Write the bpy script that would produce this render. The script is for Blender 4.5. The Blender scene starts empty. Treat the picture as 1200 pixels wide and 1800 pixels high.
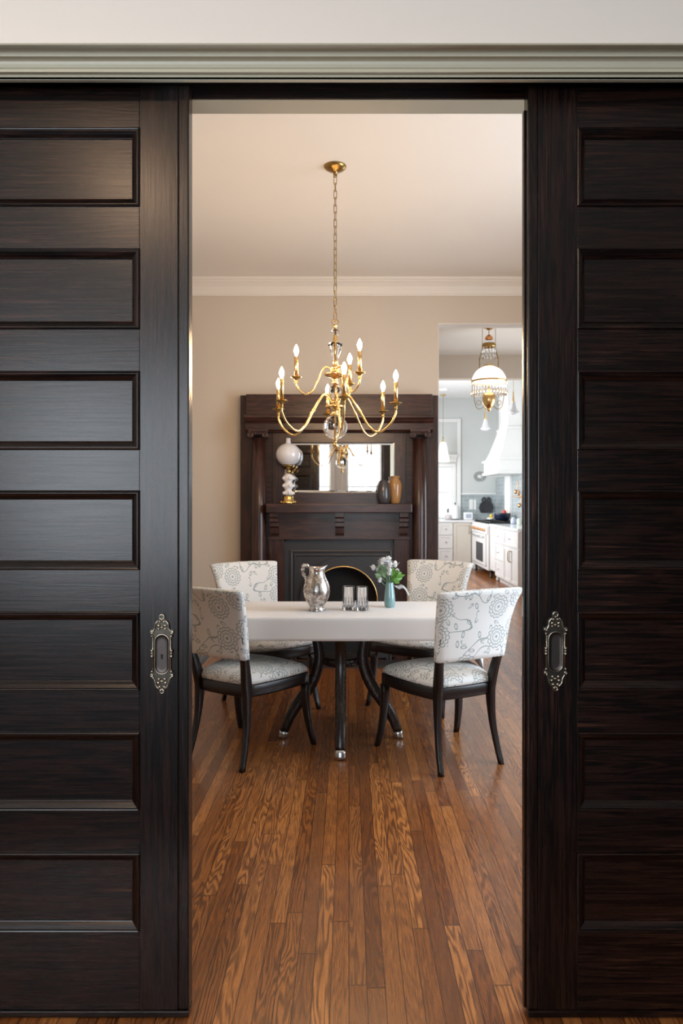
import bpy, bmesh, math, random
from mathutils import Vector, Matrix
random.seed(7)
PI = math.pi
scene = bpy.context.scene
COL = scene.collection

# ---------------------------------------------------------------- camera, world, light, exposure
EYE = 1.37
F = 1230.0                      # focal length in pixels of the 1200-wide frame
cam = bpy.data.objects.new('camera', bpy.data.cameras.new('camera'))
COL.objects.link(cam)
cam.location = (0, 0, EYE)
cam.rotation_euler = (PI / 2, 0, 0)
cd = cam.data
cd.sensor_fit = 'HORIZONTAL'
cd.sensor_width = 24.0
cd.lens = 24.0 * F / 1200.0
cd.shift_x = -13.0 / 1200.0
cd.shift_y = -24.0 / 1200.0
cd.clip_start = 0.05
cd.clip_end = 100
cd.dof.use_dof = True
cd.dof.focus_distance = 2.5
cd.dof.aperture_fstop = 5.0
scene.camera = cam

scene.view_settings.view_transform = 'Standard'
scene.view_settings.look = 'None'
scene.view_settings.gamma = 1
scene.view_settings.use_curve_mapping = False
scene.view_settings.exposure = 0.0
scene.cycles.use_denoising = True
scene.cycles.max_bounces = 9
scene.cycles.diffuse_bounces = 5
scene.cycles.glossy_bounces = 5
scene.cycles.transmission_bounces = 8
scene.cycles.transparent_max_bounces = 12
scene.cycles.sample_clamp_indirect = 6.0
scene.cycles.caustics_refractive = False
scene.cycles.caustics_reflective = False
scene.cycles.blur_glossy = 0.6

world = bpy.data.worlds.new('world')
scene.world = world
world.use_nodes = True
wn = world.node_tree
bg = wn.nodes['Background']
bg.inputs['Color'].default_value = (0.86, 0.93, 1.0, 1)
bg.inputs['Strength'].default_value = 1.6


def area(name, loc, rot, sx, sy, power, color, spread=PI):
    d = bpy.data.lights.new(name, 'AREA')
    d.shape = 'RECTANGLE'
    d.size, d.size_y = sx, sy
    d.energy = power
    d.color = color
    d.spread = spread
    o = bpy.data.objects.new(name, d)
    COL.objects.link(o)
    o.location = loc
    o.rotation_euler = rot
    return o


DAY = (0.82, 0.91, 1.0)
# daylight at the windows (each stands just outside its window)
area('daylight_front_1', (-2.7, -3.32, 1.65), (PI / 2, 0, 0), 1.4, 1.9, 100, DAY)
area('daylight_front_2', (-1.08, -3.32, 1.65), (PI / 2, 0, 0), 1.35, 1.9, 80, DAY)
area('daylight_front_3', (0.33, -3.32, 1.65), (PI / 2, 0, 0), 0.72, 1.9, 42, DAY)
area('daylight_dining', (2.62, 3.25, 1.55), (PI / 2, 0, PI / 2), 1.7, 1.9, 112, (0.72, 0.85, 1.0))
area('daylight_hall', (3.22, 7.6, 1.6), (PI / 2, 0, PI / 2), 1.8, 1.9, 46, DAY)
area('daylight_kitchen', (0.72, 11.6, 1.7), (PI / 2, 0, -PI / 2), 3.0, 1.8, 120, (0.93, 0.965, 1.0))
area('daylight_sink', (1.98, 14.75, 1.6), (-PI / 2, 0, 0), 0.6, 1.2, 14, DAY)


# ---------------------------------------------------------------- node helper
class S:
    """a socket that can be used in arithmetic"""
    def __init__(s, nt, sock):
        s.nt, s.k = nt, sock

    def m(s, op, b=None, c=None, clamp=False):
        n = s.nt.nodes.new('ShaderNodeMath')
        n.operation = op
        n.use_clamp = clamp
        s.nt.links.new(s.k, n.inputs[0])
        for i, v in ((1, b), (2, c)):
            if v is None:
                continue
            if isinstance(v, S):
                s.nt.links.new(v.k, n.inputs[i])
            else:
                n.inputs[i].default_value = v
        return S(s.nt, n.outputs[0])

    def __add__(s, o): return s.m('ADD', o)
    __radd__ = __add__
    def __sub__(s, o): return s.m('SUBTRACT', o)
    def __rsub__(s, o): return s.m('MULTIPLY', -1.0).m('ADD', o)
    def __mul__(s, o): return s.m('MULTIPLY', o)
    __rmul__ = __mul__
    def __truediv__(s, o): return s.m('DIVIDE', o)
    def floor(s): return s.m('FLOOR')
    def fract(s): return s.m('FRACT')
    def sin(s): return s.m('SINE')
    def abs(s): return s.m('ABSOLUTE')
    def sqrt(s): return s.m('SQRT')
    def lt(s, o): return s.m('LESS_THAN', o)
    def gt(s, o): return s.m('GREATER_THAN', o)
    def max(s, o): return s.m('MAXIMUM', o)
    def min(s, o): return s.m('MINIMUM', o)
    def pow(s, o): return s.m('POWER', o)

    def ramp(s, a, b, lo=0.0, hi=1.0):
        n = s.nt.nodes.new('ShaderNodeMapRange')
        n.interpolation_type = 'SMOOTHSTEP'
        s.nt.links.new(s.k, n.inputs[0])
        for i, v in ((1, a), (2, b), (3, lo), (4, hi)):
            n.inputs[i].default_value = v
        return S(s.nt, n.outputs[0])


class T:
    """node tree of one material"""
    def __init__(t, name):
        t.mat = bpy.data.materials.new(name)
        t.mat.use_nodes = True
        t.nt = t.mat.node_tree
        t.b = t.nt.nodes['Principled BSDF']
        t.out = t.nt.nodes['Material Output']

    def node(t, kind, **kw):
        n = t.nt.nodes.new(kind)
        for k, v in kw.items():
            setattr(n, k, v)
        return n

    def link(t, a, b):
        t.nt.links.new(a.k if isinstance(a, S) else a, b)

    def set(t, **kw):
        for k, v in kw.items():
            k = k.replace('_', ' ')
            i = t.b.inputs[k]
            if isinstance(v, (S,)):
                t.link(v, i)
            elif hasattr(v, 'is_output'):
                t.link(v, i)
            elif isinstance(v, tuple) and len(v) == 3:
                i.default_value = (*v, 1)
            else:
                i.default_value = v

    def coord(t, which='Object'):
        n = t.node('ShaderNodeTexCoord')
        return n.outputs[which]

    def xyz(t, vec):
        n = t.node('ShaderNodeSeparateXYZ')
        t.nt.links.new(vec, n.inputs[0])
        return [S(t.nt, n.outputs[i]) for i in range(3)]

    def vec(t, x, y, z=0.0):
        n = t.node('ShaderNodeCombineXYZ')
        for i, v in enumerate((x, y, z)):
            if isinstance(v, S):
                t.link(v, n.inputs[i])
            else:
                n.inputs[i].default_value = v
        return n.outputs[0]

    def noise(t, vec, scale=5.0, detail=3.0, rough=0.55, dist=0.0):
        n = t.node('ShaderNodeTexNoise')
        if vec is not None:
            t.nt.links.new(vec, n.inputs['Vector'])
        n.inputs['Scale'].default_value = scale
        n.inputs['Detail'].default_value = detail
        n.inputs['Roughness'].default_value = rough
        n.inputs['Distortion'].default_value = dist
        return S(t.nt, n.outputs[0])

    def white(t, x, y=None):
        n = t.node('ShaderNodeTexWhiteNoise', noise_dimensions='2D')
        t.nt.links.new(t.vec(x, 0.0 if y is None else y), n.inputs['Vector'])
        return S(t.nt, n.outputs['Value'])

    def mix(t, f, a, b):
        n = t.node('ShaderNodeMix', data_type='RGBA')
        if isinstance(f, S):
            t.link(f, n.inputs[0])
        else:
            n.inputs[0].default_value = f
        for i, v in ((6, a), (7, b)):
            if isinstance(v, tuple):
                n.inputs[i].default_value = (*v, 1)
            else:
                t.nt.links.new(v, n.inputs[i])
        return n.outputs[2]

    def bump(t, h, strength=0.2, dist=0.01):
        n = t.node('ShaderNodeBump')
        n.inputs['Strength'].default_value = strength
        n.inputs['Distance'].default_value = dist
        t.link(h, n.inputs['Height'])
        t.nt.links.new(n.outputs[0], t.b.inputs['Normal'])


def plain(name, col, rough=0.5, metal=0.0, var=0.06, scale=9.0, coat=0.0, **kw):
    """painted, glazed or metal surface with slight uneven tone"""
    t = T(name)
    n = t.noise(t.coord(), scale, 4)
    c2 = tuple(max(0, c * (1 - var * 2)) for c in col)
    c1 = tuple(min(1, c * (1 + var)) for c in col)
    t.set(Base_Color=t.mix(n, c2, c1), Roughness=rough, Metallic=metal)
    if coat:
        t.b.inputs['Coat Weight'].default_value = coat
        t.b.inputs['Coat Roughness'].default_value = 0.08
    for k, v in kw.items():
        t.b.inputs[k.replace('_', ' ')].default_value = v
    return t.mat


def glow(name, col, strength):
    t = T(name)
    n = t.noise(t.coord(), 4, 2)
    t.set(Base_Color=t.mix(n, tuple(c * 0.96 for c in col), col), Roughness=0.35)
    t.b.inputs['Emission Color'].default_value = (*col, 1)
    t.b.inputs['Emission Strength'].default_value = strength
    return t.mat


def wood(name, dark, light, axis, rough=0.35, freq=1.0, worn=0.0, coat=0.0, spec=0.5, hue=None, bump=0.05):
    """grained timber; axis = grain direction"""
    t = T(name)
    x, y, z = t.xyz(t.coord())
    a = [x, y, z]
    st = [v * (1.2 if i == 'xyz'.index(axis) else 22.0) for i, v in enumerate(a)]
    v = t.vec(*st)
    n1 = t.noise(v, freq * 1.6, 3, 0.6, 0.6)
    ring = (n1 * 34.0).sin() * 0.5 + 0.5
    fine = t.noise(t.vec(*[q * (4.0 if i == 'xyz'.index(axis) else 160.0) for i, q in enumerate(a)]), 1.0, 4, 0.7)
    big = t.noise(t.coord(), 2.6, 3, 0.6)
    f = (ring * 0.35 + fine * 0.65).ramp(0.25, 0.8)
    c = t.mix(f * (big * 0.9 + 0.25), dark, light)
    if hue:
        c = t.mix((fine.ramp(0.55, 0.75)) * big.ramp(0.49, 0.62), c, hue)
    t.set(Base_Color=c, Roughness=(fine * 0.14 + (rough - 0.05)))
    t.b.inputs['Specular IOR Level'].default_value = spec
    if coat:
        t.b.inputs['Coat Weight'].default_value = coat
        t.b.inputs['Coat Roughness'].default_value = 0.12
    t.bump(fine * 0.7 + ring * 0.3, bump, 0.002)
    return t.mat


M = {}
DD, DL = (0.0024, 0.0012, 0.0010), (0.021, 0.0078, 0.0050)
for ax in 'xyz':
    M['door_' + ax] = wood('dark_oak_' + ax, DD, DL, ax, 0.25, spec=0.40, hue=(0.09, 0.032, 0.018))
    M['mantel_' + ax] = wood('mantel_oak_' + ax, (0.020, 0.0085, 0.0066), (0.085, 0.032, 0.023), ax, 0.28, hue=(0.12, 0.040, 0.026))
M['chair_wood'] = wood('espresso_wood', (0.006, 0.004, 0.004), (0.010, 0.0065, 0.0065), 'z', 0.28, bump=0.015)
M['table_wood'] = wood('table_wood', (0.009, 0.005, 0.004), (0.024, 0.010, 0.008), 'z', 0.26, bump=0.015)
M['slate'] = plain('charcoal_metal', (0.035, 0.034, 0.038), 0.42)
M['void'] = plain('soot_black', (0.004, 0.004, 0.004), 0.8)  # flat black standing in for the dark of hollows
M['wall'] = plain('greige_wall', (0.62, 0.54, 0.455), 0.75, var=0.015, scale=1.5)
M['front_wall'] = plain('cream_wall', (0.78, 0.72, 0.66), 0.75, var=0.01, scale=1.5)
M['ceiling'] = plain('ceiling_paint', (0.80, 0.76, 0.70), 0.8, var=0.01, scale=1.5)
M['trim'] = plain('cream_trim', (0.80, 0.75, 0.68), 0.42, var=0.01)
M['head'] = plain('olive_greige_trim', (0.56, 0.52, 0.395), 0.38, var=0.02)
M['kwall'] = plain('pale_grey_wall', (0.60, 0.62, 0.61), 0.7, var=0.01, scale=1.5)
M['kwhite'] = plain('kitchen_white', (0.80, 0.80, 0.79), 0.4, var=0.01)
M['kcab'] = plain('cabinet_paint', (0.66, 0.64, 0.62), 0.38, var=0.015)
M['kpanel'] = plain('beige_panel', (0.62, 0.57, 0.50), 0.4, var=0.015)
M['marble'] = plain('pale_stone', (0.74, 0.74, 0.75), 0.15, var=0.08, scale=5)
M['brass'] = plain('aged_brass', (0.86, 0.58, 0.25), 0.24, 1.0, var=0.12, scale=60)
M['brass_dark'] = plain('dark_brass', (0.42, 0.27, 0.09), 0.3, 1.0, var=0.2, scale=60)
M['pewter_dark'] = plain('tarnished_pewter', (0.085, 0.075, 0.062), 0.38, 1.0, var=0.3, scale=200)  # plate painted darker, as the shaded hollows of the pull
M['pewter'] = plain('aged_pewter', (0.50, 0.45, 0.36), 0.24, 1.0, var=0.25, scale=260)  # ornament painted brighter, as the highlights of the pull
M['cup'] = plain('bronze_recess', (0.085, 0.07, 0.065), 0.42, 1.0, var=0.1, scale=40)
M['steel'] = plain('satin_steel', (0.55, 0.55, 0.55), 0.25, 1.0)
M['silver'] = None
M['milk'] = plain('milk_glass', (0.80, 0.79, 0.82), 0.12, coat=0.3, var=0.01, Transmission_Weight=0.12)
M['porcelain'] = plain('white_porcelain', (0.82, 0.80, 0.80), 0.15, coat=0.5, var=0.03)
M['gilt'] = plain('gilt', (0.80, 0.52, 0.18), 0.25, 1.0, var=0.15, scale=80)
M['teal'] = plain('teal_glaze', (0.20, 0.35, 0.355), 0.16, coat=0.5, var=0.05)
M['ochre'] = plain('ochre_glaze', (0.40, 0.20, 0.07), 0.22, coat=0.4, var=0.12)
M['grey_glaze'] = plain('grey_glaze', (0.055, 0.05, 0.055), 0.22, coat=0.3, var=0.1)
M['navy'] = plain('navy_glaze', (0.012, 0.018, 0.04), 0.2, coat=0.5)
M['black'] = plain('black_iron', (0.012, 0.012, 0.013), 0.45)
M['dark_grey'] = plain('dark_grey_silicone', (0.028, 0.029, 0.034), 0.5)
M['petal'] = plain('white_petal', (0.82, 0.81, 0.80), 0.6, var=0.06, scale=60, Subsurface_Weight=0.0)
M['leaf'] = plain('green_leaf', (0.13, 0.33, 0.04), 0.45, var=0.2, scale=40)
M['leaf_grey'] = plain('sage_leaf', (0.22, 0.36, 0.19), 0.5, var=0.2, scale=40)
M['leaf_silver'] = plain('silvery_leaf', (0.55, 0.56, 0.54), 0.5, var=0.1, scale=40)
M['cloth'] = None
M['bulb'] = glow('lit_bulb', (1.0, 0.66, 0.36), 400.0)
M['shade_lit'] = glow('lit_milk_shade', (1.0, 0.86, 0.70), 2.6)
M['shade_lit_white'] = glow('lit_white_shade', (1.0, 0.90, 0.80), 2.0)
M['dome_lit'] = glow('lit_ceiling_dome', (1.0, 0.66, 0.42), 70.0)  # glow of the lamp added out of view
M['downlight'] = glow('lit_downlight', (0.95, 0.93, 1.0), 9.0)
M['yellow'] = plain('lemon_yellow', (0.80, 0.55, 0.03), 0.4)
M['red'] = plain('red_paint', (0.60, 0.06, 0.05), 0.4)
M['orange'] = plain('amber_orange', (0.85, 0.33, 0.02), 0.25, coat=0.4)
M['copper'] = plain('copper', (0.72, 0.34, 0.14), 0.25, 1.0)
M['paper'] = plain('white_paper', (0.86, 0.86, 0.85), 0.8, var=0.01)
M['pink'] = plain('pale_pink_ceramic', (0.66, 0.58, 0.58), 0.3)
M['pale_blue'] = plain('pale_blue_ceramic', (0.42, 0.46, 0.55), 0.3)


def glass_mat(name, col=(1, 1, 1), rough=0.0, ior=1.5):
    t = T(name)
    n = t.noise(t.coord(), 3, 2)
    t.set(Base_Color=t.mix(n, tuple(c * 0.985 for c in col), col), Roughness=rough, IOR=ior)
    t.b.inputs['Transmission Weight'].default_value = 1.0
    return t.mat


M['crystal'] = glass_mat('clear_crystal', ior=1.5)
M['tumbler'] = glass_mat('clear_tumbler_glass', (0.97, 0.98, 1.0), 0.02, 1.45)


def pane_mat():
    t = T('window_glass')
    tr = t.node('ShaderNodeBsdfTransparent')
    gl = t.node('ShaderNodeBsdfGlossy')
    gl.inputs['Roughness'].default_value = 0.02
    n = t.noise(t.coord(), 2, 2)
    t.link((n * 0.02 + 0.05), t.node('ShaderNodeMixShader').inputs[0])
    mx = [q for q in t.nt.nodes if q.type == 'MIX_SHADER'][0]
    t.nt.links.new(tr.outputs[0], mx.inputs[1])
    t.nt.links.new(gl.outputs[0], mx.inputs[2])
    t.nt.links.new(mx.outputs[0], t.out.inputs['Surface'])
    return t.mat


M['pane'] = pane_mat()


def mirror_mat():
    t = T('mirror_glass')
    n = t.noise(t.coord(), 30, 3)
    t.set(Base_Color=t.mix(n, (0.86, 0.87, 0.86), (0.9, 0.9, 0.9)), Metallic=1.0, Roughness=0.015)
    return t.mat


M['mirror'] = mirror_mat()


def silver_mat():
    t = T('mercury_silver')
    n = t.noise(t.coord(), 42, 4, 0.7)
    spots = n.ramp(0.42, 0.62)
    t.set(Base_Color=t.mix(spots, (0.36, 0.31, 0.28), (0.86, 0.83, 0.81)), Metallic=1.0, Roughness=n.ramp(0.35, 0.7, 0.34, 0.16))
    t.bump(n, 0.25, 0.004)
    return t.mat


M['silver'] = silver_mat()


def cloth_mat():
    t = T('white_linen')
    x, y, z = t.xyz(t.coord())
    w = (x * 2600.0).sin() * 0.5 + (y * 2600.0).sin() * 0.3 + (z * 2600.0).sin() * 0.5
    n = t.noise(t.coord(), 3.5, 4)
    t.set(Base_Color=t.mix(n, (0.78, 0.765, 0.76), (0.85, 0.84, 0.835)), Roughness=0.85)
    t.b.inputs['Sheen Weight'].default_value = 0.2
    t.bump(w * 0.15 + n, 0.15, 0.006)
    return t.mat


M['cloth'] = cloth_mat()


def floor_mat():
    t = T('oak_strip_floor')
    x, y, z = t.xyz(t.coord())
    W = 0.0508
    u = x / W
    i = u.floor()
    r1 = t.white(i)
    v = y / 1.15 + r1 * 7.31
    j = v.floor()
    r2 = t.white(i + 13.7, j)
    r3 = t.white(i + 71.3, j + 5.1)
    lx = u.fract() - 0.5
    # cathedral grain: contours of stretched noise, different in each board
    gv = t.vec(x * 12.0 + r2 * 91.0, y * 1.25 + r3 * 57.0, r2 * 31.0)
    n1 = t.noise(gv, 1.0, 3.0, 0.42, 0.25)
    ring = (n1 * (r3 * 60.0 + 85.0)).sin() * 0.5 + 0.5
    fv = t.vec(x * 330.0, y * 13.0, r2 * 9.0)
    fine = t.noise(fv, 1.0, 3, 0.7).ramp(0.3, 0.7)
    figured = r3.ramp(0.05, 0.8)
    g = ring * (figured * 0.36 + 0.08) + fine * (figured * -0.20 + 0.52) + 0.06
    c_l = t.mix(r2, (0.25, 0.076, 0.017), (0.53, 0.205, 0.055))
    c_d = t.mix(r2, (0.050, 0.014, 0.005), (0.125, 0.040, 0.012))
    c = t.mix(g.ramp(0.12, 0.82), c_l, c_d)
    dark = t.mix(r1.ramp(0.7, 0.95) * 0.45, c, (0.12, 0.042, 0.016))
    gapx = lx.abs().gt(0.474)
    fy = v.fract()
    gapy = fy.lt(0.003)
    gap = gapx.max(gapy)
    patch = t.noise(t.vec(x, y * 0.6, 0.0), 1.3, 3)
    dark = t.mix(patch.ramp(0.35, 0.7) * 0.3, dark, (0.13, 0.055, 0.025))
    t.set(Base_Color=t.mix(gap * 0.85, dark, (0.025, 0.009, 0.004)), Roughness=(g * 0.12 + 0.24))
    t.b.inputs['Coat Weight'].default_value = 0.10
    t.b.inputs['Coat Roughness'].default_value = 0.12
    t.bump(g * -0.35 + gap * -1.0 + t.noise(t.vec(x, y, 0.0), 7, 2) * 0.8, 0.10, 0.004)
    return t.mat


M['floor'] = floor_mat()


def tile_mat():
    t = T('grey_subway_tile')
    x, y, z = t.xyz(t.coord())
    n = t.node('ShaderNodeTexBrick')
    t.nt.links.new(t.vec(x + y, z), n.inputs['Vector'])
    n.inputs['Scale'].default_value = 1.0
    n.inputs['Brick Width'].default_value = 0.152
    n.inputs['Row Height'].default_value = 0.076
    n.inputs['Mortar Size'].default_value = 0.003
    n.inputs['Color1'].default_value = (0.37, 0.42, 0.43, 1)
    n.inputs['Color2'].default_value = (0.31, 0.36, 0.375, 1)
    n.inputs['Mortar'].default_value = (0.55, 0.57, 0.57, 1)
    t.set(Base_Color=n.outputs['Color'], Roughness=0.12)
    return t.mat


M['tile'] = tile_mat()


def fabric_mat():
    """cream linen printed with grey-teal line flowers, vines and leaves"""
    t = T('flower_print_linen')
    uvn = t.node('ShaderNodeUVMap')
    u, v, _ = t.xyz(uvn.outputs[0])
    SC = 6.3
    vo = t.node('ShaderNodeTexVoronoi', voronoi_dimensions='2D', feature='F1')
    t.nt.links.new(uvn.outputs[0], vo.inputs['Vector'])
    vo.inputs['Scale'].default_value = SC
    vo.inputs['Randomness'].default_value = 0.45
    px, py, _ = t.xyz(vo.outputs['Position'])
    dx, dy = u - px, v - py
    d = (dx * dx + dy * dy).sqrt()
    th = dy.m('ARCTAN2', dx)
    line = None
    for rad, n, amp, w in ((0.055, 7.0, 0.15, 0.0026), (0.039, 6.0, 0.16, 0.0024), (0.024, 5.0, 0.18, 0.0021)):
        rr = ((th * n + rad * 90).sin().abs() * amp + (1 - amp * 0.5)) * rad
        k = (d - rr).abs().ramp(w * 0.75, w * 1.35, 1.0, 0.0)
        line = k if line is None else line.max(k)
    keep = t.white(px * 17.0, py * 17.0).gt(0.16)
    # petal spokes between the two outer rings
    sp = (th * 7.0 + 4.86).sin().abs().lt(0.13) * d.gt(0.041) * d.lt(0.053)
    line = line.max(sp)
    line = line.max(d.lt(0.0075))
    line = line * keep
    out = d.gt(0.058).max(1 - keep)
    # vines
    wob = t.noise(uvn.outputs[0], 5.5, 1.0)
    vine = ((wob - 0.465).abs().lt(0.0075)) * out
    # leaves and berries
    vo2 = t.node('ShaderNodeTexVoronoi', voronoi_dimensions='2D', feature='F1')
    t.nt.links.new(uvn.outputs[0], vo2.inputs['Vector'])
    vo2.inputs['Scale'].default_value = 21.0
    vo2.inputs['Randomness'].default_value = 0.85
    qx, qy, _ = t.xyz(vo2.outputs['Position'])
    cr, _, _ = t.xyz(vo2.outputs['Color'])
    ex, ey = u - qx, v - qy
    ang = cr * 6.28
    ca, sa = ang.m('COSINE'), ang.sin()
    lx, ly = ex * ca + ey * sa, (ey * ca - ex * sa) * 2.0
    ld = (lx * lx + ly * ly).sqrt()
    near = (wob - 0.465).abs().lt(0.14)
    leaf = ((ld - 0.0155).abs().lt(0.0034)).max(ly.abs().lt(0.0016) * ld.lt(0.0155)) * (d.gt(0.068).max(1 - keep)) * cr.gt(0.22) * near
    # soft fill inside some flowers
    pat = line.max(vine).max(leaf)
    weave = t.noise(t.vec(u * 900.0, v * 900.0), 1.0, 2)
    base = t.mix(weave, (0.66, 0.645, 0.62), (0.78, 0.77, 0.745))
    ink = t.mix(t.noise(uvn.outputs[0], 9, 2), (0.11, 0.17, 0.18), (0.20, 0.27, 0.275))
    fill = d.lt(0.050) * keep * 0.07
    base = t.mix(fill, base, (0.33, 0.42, 0.43))
    t.set(Base_Color=t.mix(pat * 0.75, base, ink), Roughness=0.85)
    t.b.inputs['Sheen Weight'].default_value = 0.15
    return t.mat


M['fabric'] = fabric_mat()


# ---------------------------------------------------------------- mesh helpers
def px(x, y, Y):
    """world x, z of photo pixel (x, y) on the plane at depth Y"""
    return (x - 613.0) * Y / F, EYE + (876.0 - y) * Y / F


def mk():
    return bmesh.new()


def box(bm, x0, x1, y0, y1, z0, z1, mi=0, bev=0.0):
    if x1 < x0: x0, x1 = x1, x0
    if y1 < y0: y0, y1 = y1, y0
    if z1 < z0: z0, z1 = z1, z0
    vs = [bm.verts.new((x, y, z)) for x in (x0, x1) for y in (y0, y1) for z in (z0, z1)]
    fs = []
    for q in ((0, 1, 3, 2), (4, 6, 7, 5), (0, 4, 5, 1), (2, 3, 7, 6), (0, 2, 6, 4), (1, 5, 7, 3)):
        f = bm.faces.new([vs[i] for i in q])
        f.material_index = mi
        fs.append(f)
    if bev:
        es = list({e for f in fs for e in f.edges})
        r = bmesh.ops.bevel(bm, geom=es, offset=bev, segments=2, affect='EDGES', profile=0.6)
        for f in r['faces']:
            f.material_index = mi
    return vs


def loft(bm, rings, mi=0, closed=True, cap=True, smooth=True):
    """rings: list of equally long point lists"""
    R = [[bm.verts.new(p) for p in r] for r in rings]
    n = len(R[0])
    for a, b in zip(R, R[1:]):
        for i in range(n if closed else n - 1):
            j = (i + 1) % n
            try:
                f = bm.faces.new((a[i], a[j], b[j], b[i]))
            except ValueError:
                continue
            f.material_index = mi
            f.smooth = smooth
    if cap and closed:
        for r in (R[0], R[-1]):
            try:
                f = bm.faces.new(r if r is R[-1] else r[::-1])
                f.material_index = mi
            except ValueError:
                pass
    return R


def lathe(bm, prof, c=(0, 0, 0), seg=24, mi=0, cap=True, sx=1.0, sy=1.0):
    """prof: [(radius, z)] bottom to top or top to bottom"""
    rings = []
    for r, z in prof:
        r = max(r, 0.00005)
        rings.append([(c[0] + sx * r * math.cos(2 * PI * k / seg), c[1] + sy * r * math.sin(2 * PI * k / seg), c[2] + z) for k in range(seg)])
    loft(bm, rings, mi, True, cap)


def tube(bm, pts, rad, seg=10, mi=0, closed=False, flat=1.0):
    """tube through pts; rad number or list"""
    P = [Vector(p) for p in pts]
    n = len(P)
    rad = [rad] * n if not isinstance(rad, (list, tuple)) else rad
    rings = []
    up = Vector((0, 0, 1))
    prev = None
    for i, p in enumerate(P):
        if closed:
            d = P[(i + 1) % n] - P[i - 1]
        else:
            d = P[min(i + 1, n - 1)] - P[max(i - 1, 0)]
        d.normalize()
        if prev is None:
            a = up if abs(d.dot(up)) < 0.9 else Vector((1, 0, 0))
            s = d.cross(a).normalized()
        else:
            s = (prev - d * prev.dot(d)).normalized()
        prev = s
        t = d.cross(s)
        rings.append([tuple(p + rad[i] * (s * math.cos(2 * PI * k / seg) + flat * t * math.sin(2 * PI * k / seg))) for k in range(seg)])
    if closed:
        R = [[bm.verts.new(q) for q in r] for r in rings]
        for a, b in zip(R, R[1:] + R[:1]):
            for k in range(seg):
                f = bm.faces.new((a[k], a[(k + 1) % seg], b[(k + 1) % seg], b[k]))
                f.smooth = True
                f.material_index = mi
    else:
        loft(bm, rings, mi)


def spline(pts, n=6):
    """Catmull-Rom through pts"""
    P = [Vector(p) for p in pts]
    P = [2 * P[0] - P[1]] + P + [2 * P[-1] - P[-2]]
    out = []
    for i in range(1, len(P) - 2):
        a, b, c, d = P[i - 1:i + 3]
        for k in range(n):
            t = k / n
            out.append(0.5 * (2 * b + (c - a) * t + (2 * a - 5 * b + 4 * c - d) * t * t + (3 * b - a - 3 * c + d) * t ** 3))
    out.append(P[-2])
    return out


def sphere(bm, c, r, seg=16, rings=10, mi=0, s=(1, 1, 1)):
    prof = [(r * math.sin(PI * k / rings), r * math.cos(PI * k / rings)) for k in range(rings + 1)]
    rr = []
    for a, z in prof:
        a = max(a, r * 0.002)
        rr.append([(c[0] + s[0] * a * math.cos(2 * PI * k / seg), c[1] + s[1] * a * math.sin(2 * PI * k / seg), c[2] + s[2] * z) for k in range(seg)])
    loft(bm, rr, mi)


def prism(bm, pts, y0, y1, mi=0, axis='y'):
    """extrude a 2-D outline (x, z) from y0 to y1 (or (x,y) along z, or (y,z) along x)"""
    def at(p, h):
        return (p[0], h, p[1]) if axis == 'y' else ((p[0], p[1], h) if axis == 'z' else (h, p[0], p[1]))
    a = [bm.verts.new(at(p, y0)) for p in pts]
    b = [bm.verts.new(at(p, y1)) for p in pts]
    n = len(pts)
    for i in range(n):
        bm.faces.new((a[i], a[(i + 1) % n], b[(i + 1) % n], b[i])).material_index = mi
    bm.faces.new(a[::-1]).material_index = mi
    bm.faces.new(b).material_index = mi


def frame_sweep(bm, x0, x1, z0, z1, prof, mi=(0, 0), smooth=False, plane='y', sign=1):
    """mitred moulding round a rectangle; prof = [(inset, depth)]; mi = material of horizontals, verticals"""
    def pt(a, d, b):
        return (a, d, b) if plane == 'y' else (d, a, b)
    R = []
    for s, d in prof:
        R.append([bm.verts.new(pt(*q)) for q in ((x0 + s, d, z0 + s), (x1 - s, d, z0 + s), (x1 - s, d, z1 - s), (x0 + s, d, z1 - s))])
    for a, b in zip(R, R[1:]):
        for i in range(4):
            f = bm.faces.new((a[i], a[(i + 1) % 4], b[(i + 1) % 4], b[i]))
            f.material_index = mi[0] if i in (0, 2) else mi[1]
            f.smooth = smooth


def put_uv(me):
    uv = me.uv_layers.new(name='UVMap')
    for p in me.polygons:
        n = p.normal
        for li in p.loop_indices:
            co = me.vertices[me.loops[li].vertex_index].co
            if abs(n.z) > 0.62:
                uv.data[li].uv = (co.x + 3.1, co.y + 2.3)
            elif abs(n.x) > 0.8:
                uv.data[li].uv = (co.y + 0.7, co.z + 0.9)
            else:
                uv.data[li].uv = (co.x + 1.05, co.z + 0.93)


def obj(name, bm, mats, parent=None, uv=False, loc=None, normals=True, auto=None):
    if normals:
        bmesh.ops.recalc_face_normals(bm, faces=bm.faces)
    me = bpy.data.meshes.new(name)
    bm.to_mesh(me)
    bm.free()
    if not isinstance(mats, (list, tuple)):
        mats = [mats]
    for m in mats:
        me.materials.append(m)
    if uv:
        put_uv(me)
    o = bpy.data.objects.new(name, me)
    COL.objects.link(o)
    if parent:
        o.parent = parent
    if loc:
        o.location = loc
    return o


def tag(o, label, cat, group=None):
    o['label'] = label
    o['category'] = cat
    if group:
        o['group'] = group
    return o


def thing(name, label, cat, loc=(0, 0, 0), rz=0.0, group=None):
    o = bpy.data.objects.new(name, None)
    o.empty_display_size = 0.1
    COL.objects.link(o)
    o.location = loc
    o.rotation_euler = (0, 0, rz)
    return tag(o, label, cat, group)


def struct(name, bm, mats, label=None, parent=None, **kw):
    o = obj(name, bm, mats, parent, **kw)
    if not parent:
        o['kind'] = 'structure'
        if label:
            o['label'] = label
    return o


def subsurf(o, n=1):
    m = o.modifiers.new('subdivision', 'SUBSURF')
    m.levels = m.render_levels = n
    return o


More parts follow.
